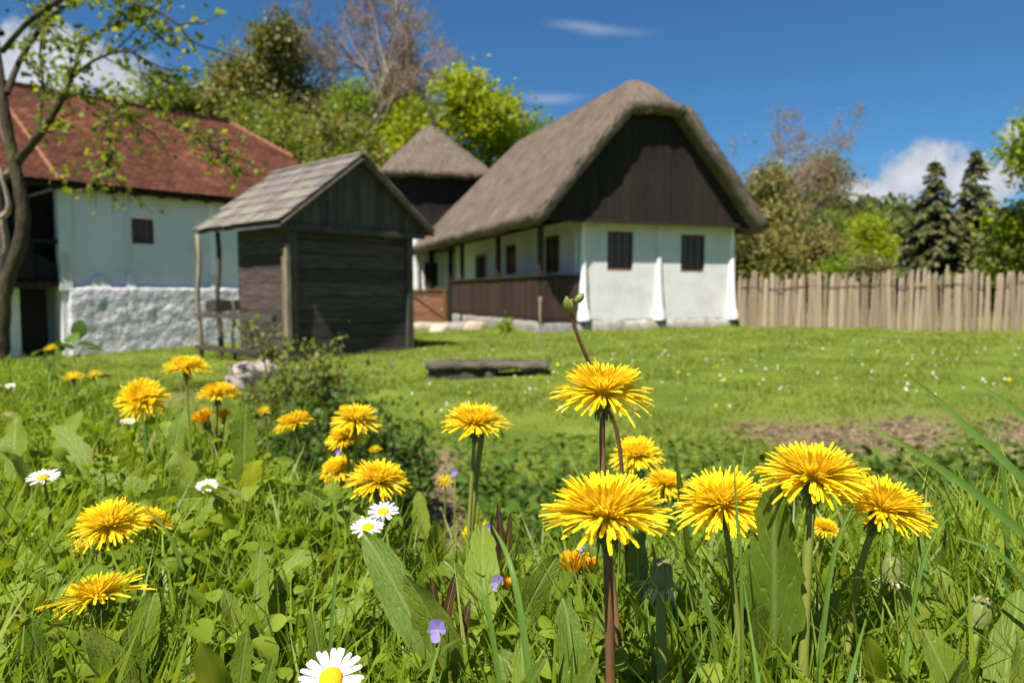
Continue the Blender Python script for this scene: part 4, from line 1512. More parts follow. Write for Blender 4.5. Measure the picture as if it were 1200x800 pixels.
a.tube(spl(trunk, 40), np.interp(np.linspace(0, 11, 40), range(12), trad) * (1 + .06 * np.sin(np.arange(40) * 1.9)), k=10)
limbs = [
    ([rel(20, 190), rel(42, 163, -.1), rel(56, 145, -.15), rel(72, 118, -.2), rel(84, 92, -.3), rel(96, 50, -.4)], .042),
    ([rel(44, 162, -.1), rel(48, 130, 0), rel(50, 95, .1), rel(47, 60, .1), rel(52, 20, .2)], .020),
    ([rel(8, 110), rel(24, 70, .2), rel(50, 30, .4), rel(85, 0, .5), rel(130, -25, .6)], .030),
    ([rel(3, 60), rel(40, 20, -.3), rel(95, -8, -.5), rel(150, 2, -.7), rel(200, 22, -.8), rel(228, 55, -.8)], .026),
    ([rel(72, 118, -.2), rel(100, 108, -.3), rel(128, 118, -.4), rel(150, 136, -.4)], .014),
    ([rel(84, 92, -.3), rel(112, 70, -.4), rel(150, 60, -.5), rel(180, 80, -.5), rel(196, 108, -.5)], .015),
    ([rel(2, 40), rel(-40, 0, .1), rel(-90, -40, .2)], .03),
    ([rel(96, 50, -.4), rel(130, 30, -.5), rel(165, 20, -.5), rel(190, 40, -.6)], .012),
    ([rel(150, 136, -.4), rel(190, 140, -.5), rel(222, 152, -.5), rel(250, 172, -.5), rel(268, 205, -.5)], .008),
    ([rel(120, 112, -.4), rel(128, 140, -.5), rel(130, 175, -.5), rel(124, 205, -.5)], .006),
]
lim_pts = []
for (pts, r0) in limbs:
    s_ = spl(pts, 14)
    a.tube(s_, np.linspace(r0, r0 * .3, 14), k=6)
    lim_pts.append(s_)
# twigs
twp = []
for s_ in lim_pts:
    for i in range(14):
        k = rnd.integers(3, 13)
        p = s_[k]
        d = norm(s_[k + 0] - s_[k - 1]) + rnd.normal(0, .6, 3)
        l = rnd.uniform(.15, .5)
        tw = [p]
        for j in range(4):
            d = d + rnd.normal(0, .25, 3) + np.array([0, 0, .03])
            d = d / np.linalg.norm(d)
            tw.append(tw[-1] + d * l / 4)
        a.tube(tw, [.007, .006, .005, .004, .002], k=4, cap=False)
        twp.append(np.array(tw))
a.build('trunk', M['bark'], nt_tree, smooth=True)
allp = np.concatenate([t[1:] for t in twp] + [s_[5:] for s_ in lim_pts])
n = 2000
idx = rnd.integers(0, len(allp), n)
P = allp[idx] + rnd.normal(0, .045, (n, 3))
a = Acc()
sz = rnd.uniform(.035, .065, n)
a.inst(LEAFT, LEAFF, rnd.normal(0, 1, (n, 3)) + np.array([0, 0, -.3]), rnd.normal(0, .7, (n, 3)) + np.array([0, 0, .8]), sz * .75, sz, sz, P)
a.build('crown', M['near_leaf'], nt_tree)

old = empty('old_trunk', (at(-6, 450, 7.4).x, 7.4, Hs(-5.1, 7.4)))
tag(old, 'grey leaning old trunk behind the crooked orchard tree', 'trunk')
a = Acc()
a.tube(spl([(0, 0, -.2), (.02, 0, .5), (.03, 0, 1.0), (.10, 0, 1.5), (.06, 0, 2.1), (-.12, .1, 2.7), (-.3, .2, 3.3), (-.42, .3, 3.9)], 20), np.linspace(.15, .015, 20) * (1 + .12 * np.sin(np.arange(20) * 2.3)), k=10)
a.build('stem', M['pale_bark'], old, smooth=True)
for i in range(4):
    a = Acc()
    z = 1.0 + .4 * i
    a.tube(spl([(.05, 0, z), (.15 + .05 * i, -.05, z + .12), (.2, -.1, z + .3 + .1 * i)], 8), np.linspace(.04, .015, 8), k=6)
    a.build('branch', M['pale_bark'], old, smooth=True)


# leafy bushes in the hollow
def bush(name, label, px, py_top, Y, wpx, seed, mat, n=3500, leaf=.03, ns=10, group=None, airy=.5):
    rnd = np.random.default_rng(seed)
    x = (px - 600) / F * Y
    b = (x, Y, Hs(x, Y))
    h = at(px, py_top, Y).z - b[2]
    r_ = wpx / F * Y / 2
    t = empty(name, b)
    tag(t, label, 'bush', group)
    a = Acc()
    P = []
    for s in range(ns):
        an = rnd.random() * 6.28
        q = r_ * math.sqrt(rnd.random())
        hh = h * rnd.uniform(.55, 1.0) * (1 - .35 * (q / r_) ** 2)
        pts = np.array([(q * .35 * math.cos(an) * (1 - f) + q * math.cos(an) * f + rnd.normal(0, .02), q * .35 * math.sin(an) * (1 - f) + q * math.sin(an) * f, hh * f - .03) for f in np.linspace(0, 1, 7)])
        a.tube(pts, np.linspace(.008, .002, 7), k=4)
        P.append(pts[2:])
        for j in range(5):
            k = rnd.integers(2, 6)
            d = rnd.normal(0, .6, 3) + np.array([0, 0, .6])
            d = d / np.linalg.norm(d) * h * .22
            tw = np.array([pts[k] + d * f for f in (0, .5, 1)])
            a.tube(tw, [.004, .003, .0015], k=3, cap=False)
            P.append(tw)
    a.build('stems', M['dark_bark'], t)
    allp = np.concatenate(P)
    idx = rnd.integers(0, len(allp), n)
    L = allp[idx] + rnd.normal(0, airy * .07, (n, 3))
    L[:, 2] = np.maximum(L[:, 2], 0)
    a = Acc()
    s = leaf * rnd.uniform(.5, 1.3, n)
    a.inst(LEAFT, LEAFF, rnd.normal(0, 1, (n, 3)), rnd.normal(0, .6, (n, 3)) + np.array([0, 0, 1]), s * .6, s, s, L)
    a.build('foliage', M[mat], t, smooth=True)


bush('elder_bush', 'dark leafy bush growing in the hollow in front of the shed', 385, 430, 3.0, 180, 61, 'ditch', n=5600, ns=28, airy=.9)
bush('upright_shoots', 'tall thin leafy shoots rising in front of the dark shed wall', 368, 338, 3.6, 80, 62, 'mid_leaf', n=1500, leaf=.034, ns=9, airy=.35)
bush('side_shoots', 'sprawling leafy shoots before the lit side of the shed', 322, 345, 4.0, 90, 63, 'mid_leaf', n=1100, leaf=.032, ns=8, airy=.35)
bush('hollow_bush', 'low dark bush in the hollow left of the bare path', 452, 452, 3.0, 90, 64, 'ditch', n=3200, ns=14, airy=.9)
bush('wall_plant', 'small yellow-green plant on the veranda stone base', 592, 366, 17.0, 20, 65, 'lime_leaf', n=260, leaf=.07, ns=6, airy=.6)

# ------------------------------------------------------------------ grass and ground cover
def blade_variants():
    out = []
    for bend in (.12, .35, .7):
        out.append(strip_template([(0, .5), (.35, .48), (.7, .34), (1, .03)], lambda y, b=bend: b * y * y, 2))
    return out


BLV = blade_variants()


def scatter_blades(name, pts, h, w, mat, label, seed, tilt=.25):
    rnd = np.random.default_rng(seed)
    n = len(pts)
    a = Acc()
    which = rnd.integers(0, 3, n)
    D = np.concatenate([rnd.normal(0, tilt, (n, 2)), np.ones((n, 1))], 1)
    N = np.concatenate([rnd.normal(0, 1, (n, 2)), np.zeros((n, 1))], 1)
    for q in range(3):
        m = which == q
        if m.sum():
            a.inst(BLV[q][0], BLV[q][1], D[m], N[m], w[m], h[m], h[m], pts[m])
    o = a.build(name, M[mat])
    tag(o, label, 'grass', kind='stuff')
    return o


rnd = np.random.default_rng(101)


def wedge(n, y0, y1, side, power=1.0):
    """points in the view wedge plus a margin, y spread with the given power"""
    y = y0 + (y1 - y0) * rnd.random(n) ** power
    x = (rnd.random(n) * 2 - 1) * (.78 * y + side)
    return x, y


# meadow on the bank
x, y = wedge(64000, .12, 3.6, .16, 1.6)
k = (y < bank_edge(x) + .34)
x, y = x[k], y[k]
n = len(x)
right = sm((x / np.maximum(y, .1) + .25) / .7)
h = rnd.uniform(.032, .075, n) * (1 + .42 * right) + .014 * (wob(x, y, 6) > .3)
h = np.minimum(h, np.where(y < .24, .050, 1))
h = np.minimum(h, .10 * (.55 + y))
w = rnd.uniform(.0016, .0034, n) * (1 + .55 * np.clip(y - .5, 0, 3))
scatter_blades('meadow_grass', np.stack([x, y, H(x, y) - .004], -1), h, w, 'grass', 'dense meadow grass covering the near bank', 102, tilt=.36)
# a few longer blades standing out
x, y = wedge(700, .2, 1.6, .1, 1.3)
k = (y < bank_edge(x) + .2)
x, y = x[k], y[k]
n = len(x)
right = sm((x / np.maximum(y, .1) + .25) / .7)
h = rnd.uniform(.06, .095, n) * (.85 + .4 * right)
scatter_blades('tall_meadow_grass', np.stack([x, y, H(x, y) - .004], -1), h, rnd.uniform(.0022, .0042, n), 'blade', 'scattered longer grass blades on the near bank', 103, tilt=.40)
# clover and small herbs between the blades
CLT, CLF = strip_template([(0, .10), (.3, .42), (.65, .5), (.9, .36), (1, .12)], lambda y: .16 * math.sin(y * 3.0), 3, .25)
x, y = wedge(12500, .12, 2.2, .16, 1.5)
k = (y < bank_edge(x) + .35)
x, y = x[k], y[k]
n = len(x)
hh = rnd.uniform(.008, .055, n) * np.where(y < .22, .7, 1)
a = Acc()
s = rnd.uniform(.007, .0165, n)
a.inst(CLT, CLF, np.concatenate([rnd.normal(0, 1, (n, 2)), rnd.normal(.25, .45, (n, 1))], 1), np.concatenate([rnd.normal(0, .45, (n, 2)), np.ones((n, 1))], 1), s * .85, s, s, np.stack([x, y, H(x, y) + hh], -1))
tag(a.build('clover_cover', M['herb'], smooth=True), 'clover and small herb leaves between the meadow grass', 'ground cover', kind='stuff')
# long narrow herb leaves
x, y = wedge(2600, .14, 2.2, .14, 1.5)
k = (y < bank_edge(x) + .3)
x, y = x[k], y[k]
n = len(x)
LFT, LFF = strip_template([(0, .10), (.2, .28), (.5, .5), (.75, .46), (.92, .22), (1, .02)], lambda y: .25 * math.sin(y * 2.4) - .05, 3, .12)
s = rnd.uniform(.022, .048, n) * np.where(y < .24, .7, 1)
a = Acc()
a.inst(LFT, LFF, np.concatenate([rnd.normal(0, .8, (n, 2)), rnd.uniform(.15, 1.2, (n, 1))], 1), np.concatenate([rnd.normal(0, .8, (n, 2)), np.ones((n, 1))], 1), s * .42, s, s, np.stack([x, y, H(x, y) + .004], -1))
tag(a.build('herb_leaves', M['herb'], smooth=True), 'pointed herb leaves growing through the meadow grass', 'ground cover', kind='stuff')
# dry stalks and dead blades
x, y = wedge(500, .16, 2.2, .1, 1.4)
k = (y < bank_edge(x) + .3)
x, y = x[k], y[k]
n = len(x)
a = Acc()
a.inst(BLV[1][0], BLV[1][1], np.concatenate([rnd.normal(0, 1, (n, 2)), rnd.uniform(.05, .6, (n, 1))], 1), np.concatenate([rnd.normal(0, .3, (n, 2)), np.ones((n, 1))], 1), .0016, rnd.uniform(.02, .06, n), .03, np.stack([x, y, H(x, y) + rnd.uniform(.0, .02, n)], -1))
tag(a.build('dry_grass', M['straw']), 'dry straw coloured stalks in the meadow grass', 'grass', kind='stuff')

# leafy growth down in the hollow
x = rnd.uniform(-2.2, 4.2, 42000)
y = rnd.uniform(1.0, 4.7, 42000)
e = earth_mask(x, y)
k = (y > bank_edge(x) + .1) & (e + .35 * wob(x, y, 3.0) + rnd.uniform(-.2, .2, len(x)) < .42) & (np.abs(x) < .8 * y + .5)
k &= (y < 3.6) | (rnd.random(len(x)) < .30)
x, y = x[k], y[k]
n = len(x)
hh = rnd.random(n) ** 1.3 * (.04 + .26 * np.clip(wob(x, y, 2.2) + .15, 0, 1)) * sm((4.4 - y) / 1.2)
s = rnd.uniform(.022, .065, n)
a = Acc()
a.inst(LEAFT, LEAFF, rnd.normal(0, 1, (n, 3)) * np.array([1, 1, .5]), rnd.normal(0, .5, (n, 3)) + np.array([0, 0, 1]), s * .7, s, s, np.stack([x, y, H(x, y) + hh], -1))
tag(a.build('hollow_herbs', M['ditch'], smooth=True), 'leafy green growth filling the hollow below the bank', 'ground cover', kind='stuff')

# clods of bare earth
x = rnd.uniform(-1, 5, 26000)
y = rnd.uniform(1.2, 5.4, 26000)
k = earth_mask(x, y) > .45 + rnd.uniform(-.15, .3, len(x))
x, y = x[k], y[k]
n = len(x)
OCT = np.array([(1, 0, 0), (-1, 0, 0), (0, 1, 0), (0, -1, 0), (0, 0, 1), (0, 0, -1)], float) * .5
OCF = np.array([(0, 2, 4), (2, 1, 4), (1, 3, 4), (3, 0, 4), (2, 0, 5), (1, 2, 5), (3, 1, 5), (0, 3, 5)], np.int32)
s = rnd.uniform(.008, .05, n) * rnd.random(n) + .006
a = Acc()
a.inst(OCT, OCF, rnd.normal(0, 1, (n, 3)), rnd.normal(0, 1, (n, 3)), s * 1.3, s, s, np.stack([x, y, H(x, y) + s * .1], -1))
tag(a.build('earth_clods', M['clod']), 'crumbly clods on the bare earth at the lawn edge', 'earth', kind='stuff')
# mown lawn
n = 130000
y = 3.6 * (26 / 3.6) ** (rnd.random(n) ** .9)
x = (rnd.random(n) * 2 - 1) * (.8 * y + 1.0)
e = earth_mask(x, y)
k = (e + rnd.uniform(-.3, .3, n) < .40) & (y > bank_edge(x) + .7)
# keep clear of the buildings' floors
hx, hy = (x - HX) * math.cos(R(20)) + (y - HY) * math.sin(R(20)), -(x - HX) * math.sin(R(20)) + (y - HY) * math.cos(R(20))
k &= ~((hx > -1.1) & (hx < W) & (hy > -.1))
sx_, sy_ = (x + 3.33) * math.cos(R(47)) + (y - 11.3) * math.sin(R(47)), -(x + 3.33) * math.sin(R(47)) + (y - 11.3) * math.cos(R(47))
k &= ~((sx_ > -.05) & (sx_ < SW_) & (sy_ > -.05) & (sy_ < SD))
x, y = x[k], y[k]
n = len(x)
tuft = .75 + .8 * np.clip(wob(x, y, 1.5) + .5 * wob(x, y, 4.1), -.7, 1.1)
h = rnd.uniform(.022, .055, n) * tuft * (1 + .02 * y)
w = .0028 + .0011 * y * rnd.uniform(.6, 1.3, n)
scatter_blades('lawn_grass', np.stack([x, y, H(x, y) - .003], -1), h, w, 'lawn_grass', 'short green lawn between the bank and the houses', 104, tilt=.5)


def dots(name, label, n, mat, size, yr, seed, hgt):
    rnd = np.random.default_rng(seed)
    y = yr[0] * (yr[1] / yr[0]) ** rnd.random(n)
    x = rnd.uniform(-.15, .8, n) * y
    k = earth_mask(x, y) < .4
    x, y = x[k], y[k]
    n = len(x)
    V, Q = [], []
    a = Acc()
    oct_ = np.array([(math.cos(t) * .5, math.sin(t) * .5, .0) for t in np.linspace(0, 6.283, 9)[:-1]] + [(0, 0, .16)])
    tf = np.array([(i, (i + 1) % 8, 8) for i in range(8)], np.int32)
    s = size * rnd.uniform(.7, 1.3, n)
    nrm = rnd.normal(0, .35, (n, 3)) + np.array([-.2, -.4, 1])
    a.inst(oct_, tf, np.cross(nrm, rnd.normal(0, 1, (n, 3))), nrm, s, s, s, np.stack([x, y, H(x, y) + hgt * rnd.uniform(.7, 1.2, n)], -1))
    o = a.build(name, M[mat])
    tag(o, label, 'flowers', kind='stuff')


dots('lawn_daisies', 'tiny white daisies speckled over the far lawn', 230, 'white_petal', .019, (5.4, 15), 7, .05)
dots('lawn_buttercups', 'tiny yellow flowers speckled over the far lawn', 26, 'petal', .030, (5.4, 16), 8, .06)


# ------------------------------------------------------------------ flowers
def frame(Nv):
    N = Vector(Nv).normalized()
    return N.to_track_quat('Z', 'Y').to_matrix()


RAYT, RAYF = strip_template([(0, .30), (.3, .75), (.65, 1.0), (.9, .95), (1.0, .62)], lambda y: .06 * math.sin(y * 3.1), 3, .02)
BRT, BRF = strip_template([(0, .7), (.4, 1), (.8, .6), (1, .05)], lambda y: -.55 * y * y, 3, .06)


def florets(rnd, n, R0, e_hi, e_lo, l_in, l_out, w_in, w_out, base_r, base_z, tmin, tmax, jit=7.0, droop=0.0):
    """returns instancing arrays for strap florets in head space (Z = axis)"""
    t = np.sqrt(np.linspace(tmin * tmin, tmax * tmax, n))
    ph = np.arange(n) * 2.399963 + rnd.normal(0, .12, n)
    el = np.radians(e_hi + (e_lo - e_hi) * t ** .95 + rnd.normal(0, jit, n))
    L = R0 * (l_in + (l_out - l_in) * t) * rnd.uniform(.84, 1.10, n)
    wd = w_in + (w_out - w_in) * t
    D = np.stack([np.cos(ph) * np.cos(el), np.sin(ph) * np.cos(el), np.sin(el)], -1)
    N = np.stack([-np.cos(ph) * np.sin(el), -np.sin(ph) * np.sin(el), np.cos(el)], -1) + rnd.normal(0, .25, (n, 3))
    P = np.stack([np.cos(ph) * base_r * t, np.sin(ph) * base_r * t, base_z * (1 - t * .5)], -1)
    return D, N, wd, L, P


def bez(p0, p1, p2, p3, n):
    t = np.linspace(0, 1, n)[:, None]
    return ((1 - t) ** 3) * p0 + 3 * ((1 - t) ** 2) * t * p1 + 3 * (1 - t) * t * t * p2 + t ** 3 * p3


def stem_to(parent, root, head, Nv, mat, r0=.0022, r1=.0019, name='stem', sway=0.0):
    Nv = np.array(Vector(Nv).normalized())
    L = np.linalg.norm(head - root)
    p = bez(root, root + np.array([sway, 0, L * .4]), head - Nv * L * .35, head, 14)
    a = Acc()
    a.tube(p, np.linspace(r0, r1, 14), k=8)
    return a.build(name, mat, parent, smooth=True)


def dandelion(px, py, dia_px, Y, label, N=(0, 0, 1), seed=0, stem='stem', root=None, full=1.0, name='dandelion', ragged=False, openness=0.0, thick=1.0, low=-9):
    rnd = np.random.default_rng(1000 + seed)
    c = np.array(at(px, py, Y))
    D0 = dia_px / F * Y
    R0 = D0 / 2 * .92
    if root is None:
        rx, ry = c[0] + rnd.normal(0, .006), c[1] + rnd.uniform(-.004, .02)
    else:
        rx, ry = (root[0] - 600) / F * root[1], root[1]
    gz_ = Hs(rx, ry)
    t = empty(name, (rx, ry, gz_))
    tag(t, label, 'flower', 'dandelions in bloom on the near bank')
    off = np.array([rx, ry, gz_])
    head = c - off
    Mh = frame(N)
    Rm = np.array(Mh)
    ax = Rm[:, 2]
    head = head - ax * R0 * .10                                    # the picture point is the middle of the flower mass
    rc = R0 * .22                                                  # receptacle
    stem_to(t, np.array([0, 0, -.004]), head - ax * rc * 1.7, N, M[stem], r0=.0016 * thick, r1=.0013 * thick)
    # cup of bracts
    a = Acc()
    mm = Matrix.Translation(Vector(head)) @ Mh.to_4x4()
    a.lathe([(.0014 * thick, -rc * 1.75), (rc * .55, -rc * 1.6), (rc * .80, -rc * 1.1), (rc * .78, -rc * .5), (rc * .9, 0), (0, rc * .12)], k=14, M=mm)
    cup = a.build('receptacle', M['bract'], t, smooth=True)
    nb = 12
    ph = np.arange(nb) * 6.283 / nb + rnd.normal(0, .08, nb)
    a = Acc()
    Dd = np.stack([np.cos(ph) * .8, np.sin(ph) * .8, np.full(nb, -.75) + rnd.normal(0, .2, nb)], -1) @ Rm.T
    Nn = np.stack([np.cos(ph), np.sin(ph), np.full(nb, .8)], -1) @ Rm.T
    Pp = np.stack([np.cos(ph) * rc * .5, np.sin(ph) * rc * .5, np.full(nb, -rc * 1.5)], -1) @ Rm.T + head
    a.inst(BRT, BRF, Dd, Nn, rc * .2, rc * 1.1, rc * 1.2, Pp)
    Dd = np.stack([np.cos(ph) * .22, np.sin(ph) * .22, np.ones(nb)], -1) @ Rm.T
    Pp = np.stack([np.cos(ph) * rc * .78, np.sin(ph) * rc * .78, np.full(nb, -rc * 1.35)], -1) @ Rm.T + head
    a.inst(BRT, BRF, Dd, Nn, rc * .22, rc * 1.5, -rc * .2, Pp)
    a.build('bracts', M['bract'], cup)
    low = low + rnd.uniform(-7, 8)
    full = full * rnd.uniform(.8, 1.1)
    a = Acc()
    a.lathe([(rc * .9, -rc * .05), (rc * 1.25, rc * .25), (rc * 1.15, rc * .75), (rc * .7, rc * 1.15), (0, rc * 1.3)], k=16, M=mm)
    a.build('gap_fill_dome', M['petal_in'], t, smooth=True)  # added yellow dome, fills the shadowed gaps between inner florets
    # florets
    small = dia_px < 34
    n_out = int((145 if not small else 30) * full)
    n_in = int((340 if not small else 46))
    D, Nn, wd, L, P = florets(rnd, n_out, R0, 44 + openness, low + openness, .76, 1.02, R0 * .027, R0 * .038, rc * .85, rc * .18, .62, 1.0, jit=11 if ragged else 7)
    if ragged:
        kk = rnd.random(n_out) < .62
        D, Nn, wd, L, P = D[kk], Nn[kk], wd[kk], L[kk] * rnd.uniform(.85, 1.25, kk.sum()), P[kk]
    a = Acc()
    a.inst(RAYT, RAYF, D @ Rm.T, Nn @ Rm.T, wd, L, L, P @ Rm.T + head)
    a.build('outer_florets', M['petal'], t)
    D, Nn, wd, L, P = florets(rnd, n_in, R0, 88, 24 + openness * .5, .50, .90, R0 * .017, R0 * .032, rc * .8, rc * .3, .03, .92, jit=8)
    if ragged:
        kk = rnd.random(n_in) < .55
        D, Nn, wd, L, P = D[kk], Nn[kk], wd[kk], L[kk] * .8, P[kk]
    a = Acc()
    a.inst(RAYT, RAYF, D @ Rm.T, Nn @ Rm.T, wd, L, L * .8, P @ Rm.T + head)
    a.build('inner_florets', M['petal_in'], t)
    return t


def closing(px, py, w_px, Y, label, N=(0, 0, 1), seed=0, mat='petal_old', root=None):
    """half closed dandelion: a brush of upright rays in a green cup"""
    rnd = np.random.default_rng(3000 + seed)
    c = np.array(at(px, py, Y))
    w = w_px / F * Y
    rx, ry = (c[0] + rnd.normal(0, .01), c[1] + .01) if root is None else ((root[0] - 600) / F * root[1], root[1])
    gz_ = Hs(rx, ry)
    t = empty('closing_dandelion', (rx, ry, gz_))
    tag(t, label, 'flower', 'half closed dandelions on the near bank')
    head = c - np.array([rx, ry, gz_])
    Mh = frame(N)
    Rm = np.array(Mh)
    ax = Rm[:, 2]
    head = head - ax * w * .55
    rc = w * .30
    stem_to(t, np.array([0, 0, -.004]), head - ax * rc, N, M['stem'])
    a = Acc()
    a.lathe([(.002, -rc * 1.1), (rc * .7, -rc * .8), (rc * .95, 0), (rc * .85, rc * 1.0), (rc * .6, rc * 1.2)], k=12, M=Matrix.Translation(Vector(head)) @ Mh.to_4x4())
    a.build('receptacle', M['bract'], t, smooth=True)
    D, Nn, wd, L, P = florets(rnd, 46, w, 88, 58, .9, 1.05, w * .05, w * .075, rc * .8, rc * .3, .05, 1.0, jit=7)
    a = Acc()
    a.inst(RAYT, RAYF, D @ Rm.T, Nn @ Rm.T, wd, L, L, P @ Rm.T + head)
    a.build('florets', M[mat], t)
    return t


DD = [
    # px, py, width, distance, label, axis, options
    (707, 458, 112, .325, 'tallest dandelion, on a reddish stem, standing clear against the lawn', (.02, -.05, 1), dict(stem='red_stem', root=(738, .315))),
    (711, 601, 148, .258, 'largest dandelion, in front, on a thick reddish brown stem', (-.04, -.06, 1), dict(stem='red_stem', root=(722, .262), thick=1.3)),
    (846, 588, 110, .322, 'dandelion leaning left, left neighbour of the big upright leaf', (-.22, -.22, 1), dict(root=(880, .33))),
    (953, 557, 124, .300, 'broad dandelion above the dark cup, right of the big upright leaf', (.04, -.02, 1), dict(root=(952, .297), thick=1.5)),
    (1033, 594, 112, .318, 'rightmost large dandelion, tilted right on a smooth green stem', (.26, -.16, 1), dict(root=(1003, .312), thick=1.2)),
    (746, 532, 60, .54, 'mid-sized dandelion right of the tall reddish stem, on a dark stalk', (-.12, -.22, 1), dict(root=(775, .50))),
    (780, 566, 52, .60, 'dandelion half hidden behind the pale pointed leaf', (.1, -.2, 1), {}),
    (557, 495, 74, .485, 'dandelion on two pale stems, alone over the bare path', (.06, -.10, 1), dict(root=(545, .49))),
    (417, 491, 57, .62, 'higher of the two overlapping dandelions beside the dark bush', (.05, -.10, 1), {}),
    (404, 512, 44, .64, 'lower dandelion partly under another beside the dark bush', (-.1, -.2, 1), {}),
    (344, 495, 46, .72, 'flat tilted dandelion in profile left of the dark bush', (-.28, .05, 1), {}),
    (396, 549, 42, .66, 'dandelion just left of the wide ragged one in mid meadow', (-.15, -.35, 1), {}),
    (443, 562, 72, .47, 'wide loose dandelion with a daisy touching its right side', (.12, -.12, 1), {}),
    (219, 431, 50, .80, 'topmost dandelion at left, seen against the mown grass', (.05, -.02, 1), {}),
    (166, 466, 55, .72, 'round dandelion facing the viewer at upper left', (.25, -.75, .8), {}),
    (256, 461, 48, .80, 'flat dandelion in profile just below the topmost left one', (.08, .02, 1), {}),
    (86, 442, 26, 1.35, 'small far dandelion at left, left one of a pair', (0, -.1, 1), {}),
    (110, 439, 20, 1.45, 'small far dandelion at left, right one of a pair', (0, -.1, 1), {}),
    (128, 614, 82, .45, 'large pale dandelion at lower left before another one', (-.10, -.25, 1), {}),
    (174, 610, 52, .49, 'dandelion turned away behind the large pale one at lower left', (.35, .1, 1), {}),
    (232, 601, 30, .62, 'small dandelion behind a folded leaf at left', (.1, -.1, 1), {}),
    (560, 622, 36, .52, 'low dandelion behind the daisies, by a violet petal', (-.1, -.3, 1), {}),
    (113, 696, 104, .335, 'ragged dandelion with long straggling petals at lower left', (-.22, .12, 1), dict(ragged=True, low=-8)),
    (310, 481, 18, .95, 'tiny distant dandelion left of the flat tilted one', (0, -.2, 1), {}),
    (440, 526, 16, .95, 'tiny distant dandelion right of the overlapping pair', (0, -.2, 1), {}),
    (521, 563, 22, .85, 'small dandelion at the edge of the bare path', (0, -.3, 1), {}),
    (60, 408, 16, 2.1, 'far dandelion at the foot of the orchard tree', (0, -.2, 1), {}),
    (966, 618, 34, .42, 'dandelion hidden low between the two right stems', (.1, -.2, 1), {}),
]
for i, (px, py, w, Y, lab, N, kw) in enumerate(DD):
    dandelion(px, py, w, Y, lab, N, seed=i, **kw)
# second stem beside the one over the path
CL = [
    (105, 533, 15, .85, 'orange closing dandelion at left, left one of two', (-.3, 0, 1)),
    (120, 528, 15, .84, 'orange closing dandelion at left, right one of two', (.2, 0, 1)),
    (238, 489, 18, .78, 'closing yellow dandelion below the flat one at upper left', (-.4, -.2, 1)),
    (262, 486, 12, .80, 'narrow closing dandelion beside a spiky leaf at upper left', (.1, 0, 1)),
    (670, 660, 26, .40, 'closing yellow dandelion low behind the largest one', (-.1, 0, 1)),
    (691, 662, 18, .41, 'narrow closing dandelion touching the largest one\'s stem', (.1, 0, 1)),
    (592, 685, 16, .40, 'orange closing dandelion beside a violet in the middle', (.1, 0, 1)),
    (453, 646, 14, .48, 'wilted orange dandelion below the two daisies', (.1, 0, 1)),
]
for i, (px, py, w, Y, lab, N) in enumerate(CL):
    closing(px, py, w, Y, lab, N, seed=i)


def bud(px, py, w_px, Y, label, seed=0, N=(0, 0, 1), stem='stem', root=None, reflex=True):
    rnd = np.random.default_rng(5000 + seed)
    c = np.array(at(px, py, Y))
    w = w_px / F * Y
    rx, ry = (c[0], c[1] + .004) if root is None else ((root[0] - 600) / F * root[1], root[1])
    gz_ = Hs(rx, ry)
    t = empty('dandelion_bud', (rx, ry, gz_))
    tag(t, label, 'flower bud', 'closed dandelion buds on the near bank')
    head = c - np.array([rx, ry, gz_])
    Mh = frame(N)
    Rm = np.array(Mh)
    ax = Rm[:, 2]
    head = head - ax * w * .6
    r = w * .5
    stem_to(t, np.array([0, 0, -.004]), head, N, M[stem], r0=.0023, r1=.0021)
    mm = Matrix.Translation(Vector(head)) @ Mh.to_4x4()
    a = Acc()
    a.lathe([(.002, 0), (r * .8, r * .2), (r, r * .9), (r * .92, r * 1.6), (r * .7, r * 2.2), (r * .55, r * 2.35), (0, r * 2.2)], k=16, M=mm)
    b = a.build('bud_cup', M['bud_green'], t, smooth=True)
    nb = 13
    ph = np.arange(nb) * 6.283 / nb
    a = Acc()
    Nn = np.stack([np.cos(ph), np.sin(ph), np.full(nb, .3)], -1) @ Rm.T
    Pp = np.stack([np.cos(ph) * r * .86, np.sin(ph) * r * .86, np.full(nb, r * .25)], -1) @ Rm.T + head
    Dd = np.stack([np.cos(ph) * .12, np.sin(ph) * .12, np.ones(nb)], -1) @ Rm.T
    a.inst(BRT, BRF, Dd, Nn, r * .24, r * 2.2, r * .45, Pp)
    a.build('bracts', M['bud_green'], b)
    if reflex:
        a = Acc()
        Dd = np.stack([np.cos(ph), np.sin(ph), np.full(nb, .35) + rnd.normal(0, .3, nb)], -1) @ Rm.T
        Pp = np.stack([np.cos(ph) * r * .5, np.sin(ph) * r * .5, np.full(nb, r * .12)], -1) @ Rm.T + head
        Nn = np.stack([np.cos(ph) * -.3, np.sin(ph) * -.3, np.ones(nb)], -1) @ Rm.T
        a.inst(BRT, BRF, Dd, Nn, r * .2, r * 1.3, r * 2.2, Pp)
        a.build('curled_bracts', M['pale_bract'], b)
    a = Acc()
    n = 26
    ph = rnd.random(n) * 6.283
    q = np.sqrt(rnd.random(n)) * r * .5
    Pp = np.stack([np.cos(ph) * q, np.sin(ph) * q, np.full(n, r * 2.1)], -1) @ Rm.T + head
    a.inst(BRT, BRF, np.stack([np.cos(ph) * .3, np.sin(ph) * .3, np.ones(n)], -1) @ Rm.T, rnd.normal(0, 1, (n, 3)), r * .05, r * .5, r * .1, Pp)
    a.build('tip_bristles', M['straw_stem'], b)


